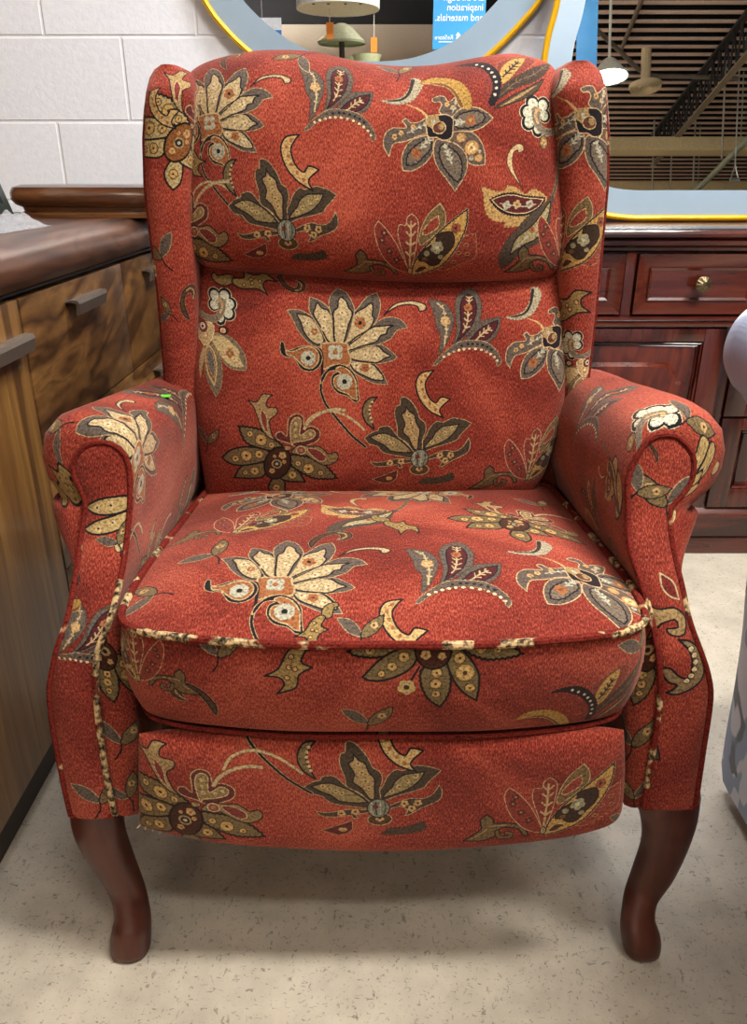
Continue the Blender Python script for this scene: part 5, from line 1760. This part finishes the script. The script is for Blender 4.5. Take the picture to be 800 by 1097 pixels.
# facing +y, so text runs towards -x: start at the high-x side
for body, py in (('art through', 1), ('inspiration', 11.5), ('and materials.', 22.5)):
    text_obj(body, wB * 0.165, (p0.x + wB * 0.955, yf, zpx(py)), M_WHITE, 'lettering', bn)
lg = text_obj('ReStore', wB * 0.11, (p0.x + wB * 0.40, yf, zpx(42.5)), M_WHITE, 'lettering', bn)
m = MB()
zz = zpx(42)
m.box((p0.x + wB * 0.12, yf - 0.001, zpx(45.5)), (p0.x + wB * 0.54, yf + 0.001, zpx(44.6)))
m.prism([(p0.x + wB * 0.54, zz + 0.02), (p0.x + wB * 0.49, zz + 0.04), (p0.x + wB * 0.44, zz + 0.02), (p0.x + wB * 0.465, zz + 0.02), (p0.x + wB * 0.45, zz - 0.004), (p0.x + wB * 0.53, zz - 0.004), (p0.x + wB * 0.515, zz + 0.02)], 'y', yf - 0.001, yf + 0.001)
m.build('logo_mark', M_WHITE, bn, smooth=False)
m = MB()
for x in (p0.x + 0.03, p1.x - 0.03): m.tube([(x, p0.y, top_), (x, p0.y, CEIL)], 0.004, 6)
m.build('cord', plain('banner_cord', '#bdbdbd', 0.7), bn)

# white and blue poster with a figure
DP = 4.2
p0, p1 = flatpos(262, 52, DP), flatpos(301, 19, DP)
ps = empty('wall_poster', ((p0.x + p1.x) / 2, p0.y, p0.z), 'white and blue poster showing one person, at the left inside the round mirror', 'poster')
W_, H_ = p1.x - p0.x, p1.z - p0.z
m = MB(); m.box((p0.x, p0.y - 0.004, p0.z), (p1.x, p0.y + 0.004, p1.z + 0.0)); m.build('sheet', plain('poster_white', '#dfe4ea', 0.6), ps, smooth=False)
m = MB(); m.box((p0.x + W_ * 0.45, p0.y + 0.004, p0.z), (p1.x, p0.y + 0.006, p0.z + H_ * 0.6)); m.build('blue_print', plain('poster_blue', '#2a78c4', 0.6), ps, smooth=False)
m = MB()
m.lathe([(0.0005, 0), (H_ * .13, 0), (H_ * .13, .002), (0.0005, .002)], (p0.x + W_ * 0.30, p0.y + 0.006, p0.z + H_ * .70), 20, 0, 'y')
m.build('printed_face', plain('print_skin', '#a9765c', 0.7), ps, smooth=False)
m = MB()
m.prism([(p0.x + W_ * .12, p0.z), (p0.x + W_ * .15, p0.z + H_ * .45), (p0.x + W_ * .30, p0.z + H_ * .57), (p0.x + W_ * .44, p0.z + H_ * .45), (p0.x + W_ * .52, p0.z)], 'y', p0.y + .006, p0.y + .008)
m.prism([(p0.x + W_ * .16, p0.z + H_ * .78), (p0.x + W_ * .2, p0.z + H_ * .9), (p0.x + W_ * .40, p0.z + H_ * .9), (p0.x + W_ * .45, p0.z + H_ * .78)], 'y', p0.y + .008, p0.y + .010)
m.build('printed_clothes', plain('print_white', '#e8e6d8', 0.7), ps, smooth=False)
m = MB(); m.tube([((p0.x + p1.x) / 2, p0.y, p1.z), ((p0.x + p1.x) / 2, p0.y, CEIL)], 0.004, 6); m.build('cord', plain('poster_cord', '#999999', 0.7), ps)

# large mirror: roof beam, conduit, cables, lamp, vent, banner edge
def up(px, py, z): return mirror_hit(px, py, FR, z=z)
def under_flange(*P):
    """shift points a little so their middle hangs under one of the ceiling flanges"""
    c_ = sum((p.y for p in P)) / len(P)
    k = round((c_ + 13.9275) / 0.165)
    dy = -13.9275 + k * 0.165 - c_
    return [p + Vector((0, dy, 0)) for p in P]
M_STEEL = plain('beige_painted_steel', '#8d7d66', 0.6)
m = MB()
for px0, py0, px1, py1, z, w, h in ((858, -8, 699, 178, 3.85, 0.075, 0.10),):
    A, B_ = up(px0, py0, z), up(px1, py1, z)
    d = (B_ - A).normalized(); s = Vector((-d.y, d.x, 0)) * w / 2
    u = Vector((0, 0, h))
    P = [A - s, A + s, B_ + s, B_ - s]
    m.add(P + [p + u * 0.15 for p in P], [(0, 1, 2, 3), (4, 7, 6, 5), (0, 4, 5, 1), (1, 5, 6, 2), (2, 6, 7, 3), (3, 7, 4, 0)])
    # open web and upper chord
    n = 22
    for k in range(n):
        q0, q1 = A + (B_ - A) * (k / n) + u * 0.15, A + (B_ - A) * ((k + 0.5) / n) + Vector((0, 0, CEIL - z - 0.06))
        q2 = A + (B_ - A) * ((k + 1) / n) + u * 0.15
        m.tube([q0, q1, q2], 0.012, 6, 1)
    P2 = [p + Vector((0, 0, CEIL - z - 0.07)) for p in P]
    m.add(P2 + [p + Vector((0, 0, 0.03)) for p in P2], [(0, 1, 2, 3), (4, 7, 6, 5), (0, 4, 5, 1), (1, 5, 6, 2), (2, 6, 7, 3), (3, 7, 4, 0)], 1)
tag(m.build('roof_joist', [M_STEEL, plain('dark_web_steel', '#2a2624', 0.6)], smooth=False), 'beige steel roof joist with open web crossing the ceiling, seen in the large mirror', 'roof joist')
m = MB(); A, B_ = up(735, 215, 3.5), up(812, 138, 3.5); m.tube([A, B_], 0.035, 12)
for q in (0.2, 0.8):
    c_ = A + (B_ - A) * q; m.tube([c_, (c_.x, c_.y, CEIL)], 0.006, 6)
tag(m.build('sloping_pipe', plain('pale_green_pipe', '#a9b3a0', 0.4, 0.3)), 'pale green grey pipe slanting at the lower right of the large mirror', 'pipe')
m = MB(); m.tube(spline3([tuple(up(x, y, 4.1)) for x, y in ((600, 0), (640, 33), (664, 55), (685, 75), (702, 81), (730, 82), (790, 84))], 6), 0.022, 10)
tag(m.build('curved_conduit', plain('grey_conduit', '#7d7062', 0.5, 0.3)), 'grey conduit bending across the ceiling, seen in the large mirror', 'conduit')
m = MB(); m.tube(under_flange(up(690, -6, 4.279), up(666, 52, 4.279)), 0.022, 10)
tag(m.build('straight_conduit', plain('brown_conduit', '#6d5c4c', 0.5, 0.3)), 'short straight brown conduit above the round vent, seen in the large mirror', 'conduit')
m = MB()
vc = up(691, 95, 3.9); rv = (up(708, 95, 3.9) - vc).length
m.lathe([(rv, 0.04), (rv * 0.95, 0.0), (rv * 0.75, 0.03), (rv * 0.68, 0.0), (rv * 0.48, 0.03), (rv * 0.40, 0.0), (rv * 0.2, 0.03), (0.001, 0.02)], vc, 32)
m.tube([(vc.x, vc.y, vc.z + 0.03), (vc.x, vc.y, CEIL)], 0.05, 10)
tag(m.build('ceiling_vent', plain('cream_vent', '#c9b58d', 0.5)), 'round cream ringed air vent below the black ceiling, seen in the large mirror', 'vent')
for k, (py, lab) in enumerate(((164, 'upper pale yellow beam running across the large mirror, behind the hanging wires'), (209, 'lower pale yellow beam at the bottom of the large mirror'))):
    A = up(730, py, 3.7)
    m = MB(); m.box((-4.5, A.y - 0.10, A.z), (5.5, A.y + 0.10, A.z + 0.16), 0, 0.01)
    tag(m.build('ceiling_beam', plain('cream_beam', '#f2dca8', 0.5)), lab, 'beam')
WIRES = ((698, 175, 215, 'leftmost'), (717.5, 160, 215, 'second from the left'), (742, 120, 205, 'third from the left'), (773, 110, 170, 'rightmost'))
for px, ya, yb_, w in WIRES:
    a_, b_ = up(px, yb_, 3.3), None
    m = MB(); m.tube([(a_.x, a_.y, a_.z), (a_.x, a_.y, CEIL)], 0.010, 6)
    tag(m.build('hanging_wire', plain('pale_wire', '#b9b3a4', 0.4, 0.4)), w + ' of the thin vertical wires hanging in the large mirror', 'wire', 'hanging wires in the large mirror')
hk = up(787, 185, 3.15)
m = MB()
m.tube([(hk.x, hk.y, CEIL), (hk.x, hk.y, hk.z + .08)], 0.008, 6); m.tube([(hk.x, hk.y, hk.z + .08), (hk.x - .04, hk.y, hk.z - .06), (hk.x + .04, hk.y, hk.z - .06), (hk.x, hk.y, hk.z + .08)], 0.008, 6)
m.tube([(hk.x - .05, hk.y, hk.z - .08), (hk.x + .05, hk.y, hk.z - .08)], 0.018, 8)
tag(m.build('hanging_hook', plain('bright_hook', '#c9ccc8', 0.3, 0.6)), 'bright metal hook hanging at the right edge of the large mirror', 'hook')
A, B_ = mirror_hit(617, 60, FR, dist=4.6), mirror_hit(640, 60, FR, dist=4.6)
m = MB(); m.box((A.x, A.y - 0.004, A.z - 0.35), (B_.x, A.y + 0.004, A.z + 1.0)); 
for x in (A.x + 0.02, B_.x - 0.02): m.tube([(x, A.y, A.z + 0.98), (x, A.y, CEIL)], 0.004, 6)
tag(m.build('hanging_banner', plain('deep_banner_blue', '#2a6f9e', 0.5, var=0.04), smooth=False), 'plain deep blue banner at the left of the large mirror', 'banner')

# ------------------------------------------------------------------ lamps
def emissive(name, col, s):
    m = bpy.data.materials.new(name); m.use_nodes = True
    b = m.node_tree.nodes['Principled BSDF']
    b.inputs['Base Color'].default_value = (0.9, 0.9, 0.9, 1)
    b.inputs['Emission Color'].default_value = col
    b.inputs['Emission Strength'].default_value = s
    return m
M_HANG = plain('lamp_hanger', '#777777', 0.5)
def lamp_panel(name, x, y, z, sx, sy, power, col, label):
    root = empty(name, (x, y, z), label, 'ceiling lamp', 'long ceiling lamps')
    m = MB(); m.box((x - sx / 2 - .02, y - sy / 2 - .02, z), (x + sx / 2 + .02, y + sy / 2 + .02, z + 0.06), 0, 0.004)
    m.build('housing', plain('white_housing', '#d8d8d4', 0.5), root)
    for xx in (x - sx * .4, x + sx * .4):
        m = MB(); m.tube([(xx, y, z + 0.06), (xx, y, CEIL)], 0.005, 6); m.build('hanger', M_HANG, root)
    m = MB(); m.box((x - sx / 2, y - sy / 2, z - 0.012), (x + sx / 2, y + sy / 2, z - 0.001), 0, 0.003)
    m.build('diffuser', emissive('lit_diffuser', col, 6.0), root)
    ld = bpy.data.lights.new(name + '_light', 'AREA')
    ld.shape = 'RECTANGLE'; ld.size = sx; ld.size_y = sy; ld.energy = power; ld.color = col[:3]
    lo = bpy.data.objects.new(name + '_light', ld); COL.objects.link(lo)
    lo.location = (0, 0, -0.02); lo.parent = root
    ud = bpy.data.lights.new(name + '_added_uplight', 'AREA')  # upward light added over each housing to brighten the ceiling
    ud.shape = 'RECTANGLE'; ud.size = sx; ud.size_y = sy; ud.energy = ADDED_UPLIGHT * (7 if y < -2 else 1); ud.color = col[:3]
    uo = bpy.data.objects.new(name + '_added_uplight', ud); COL.objects.link(uo)
    uo.location = (0, 0, 0.08); uo.rotation_euler = (PI, 0, 0); uo.parent = root
for a in LAMPS: lamp_panel('ceiling_lamp', *a)
# the bright floodlight caught at the left of the large mirror
A = up(652, 83, 3.4)
m = MB(); m.lathe([(0.03, 0.16), (0.06, 0.14), (0.17, 0.0), (0.16, 0.0), (0.05, 0.13), (0.0005, 0.14)], A, 24); m.tube([(A.x, A.y, A.z + .14), (A.x, A.y, CEIL)], 0.012, 8)
fl = tag(m.build('dome_lamp', plain('pale_lamp_shell', '#cfd2c4', 0.4)), 'glaring round hanging lamp at the left of the large mirror', 'ceiling lamp')
m = MB(); m.lathe([(0.0005, -0.01), (0.10, 0.0), (0.155, 0.012), (0.15, 0.02), (0.0005, 0.02)], A, 24)
m.build('bulb', emissive('glaring_bulb', (0.95, 1.0, 0.85, 1), 25.0), fl)

w = bpy.data.worlds.new('shop_air'); scene.world = w; w.use_nodes = True
w.node_tree.nodes['Background'].inputs[0].default_value = (0.95, 0.97, 1.0, 1)
w.node_tree.nodes['Background'].inputs[1].default_value = WORLD
vs = scene.view_settings
scene.display_settings.display_device = 'sRGB'
vs.view_transform = 'Standard'; vs.look = 'None'; vs.gamma = 1.0; vs.use_curve_mapping = False
vs.exposure = EXPOSURE
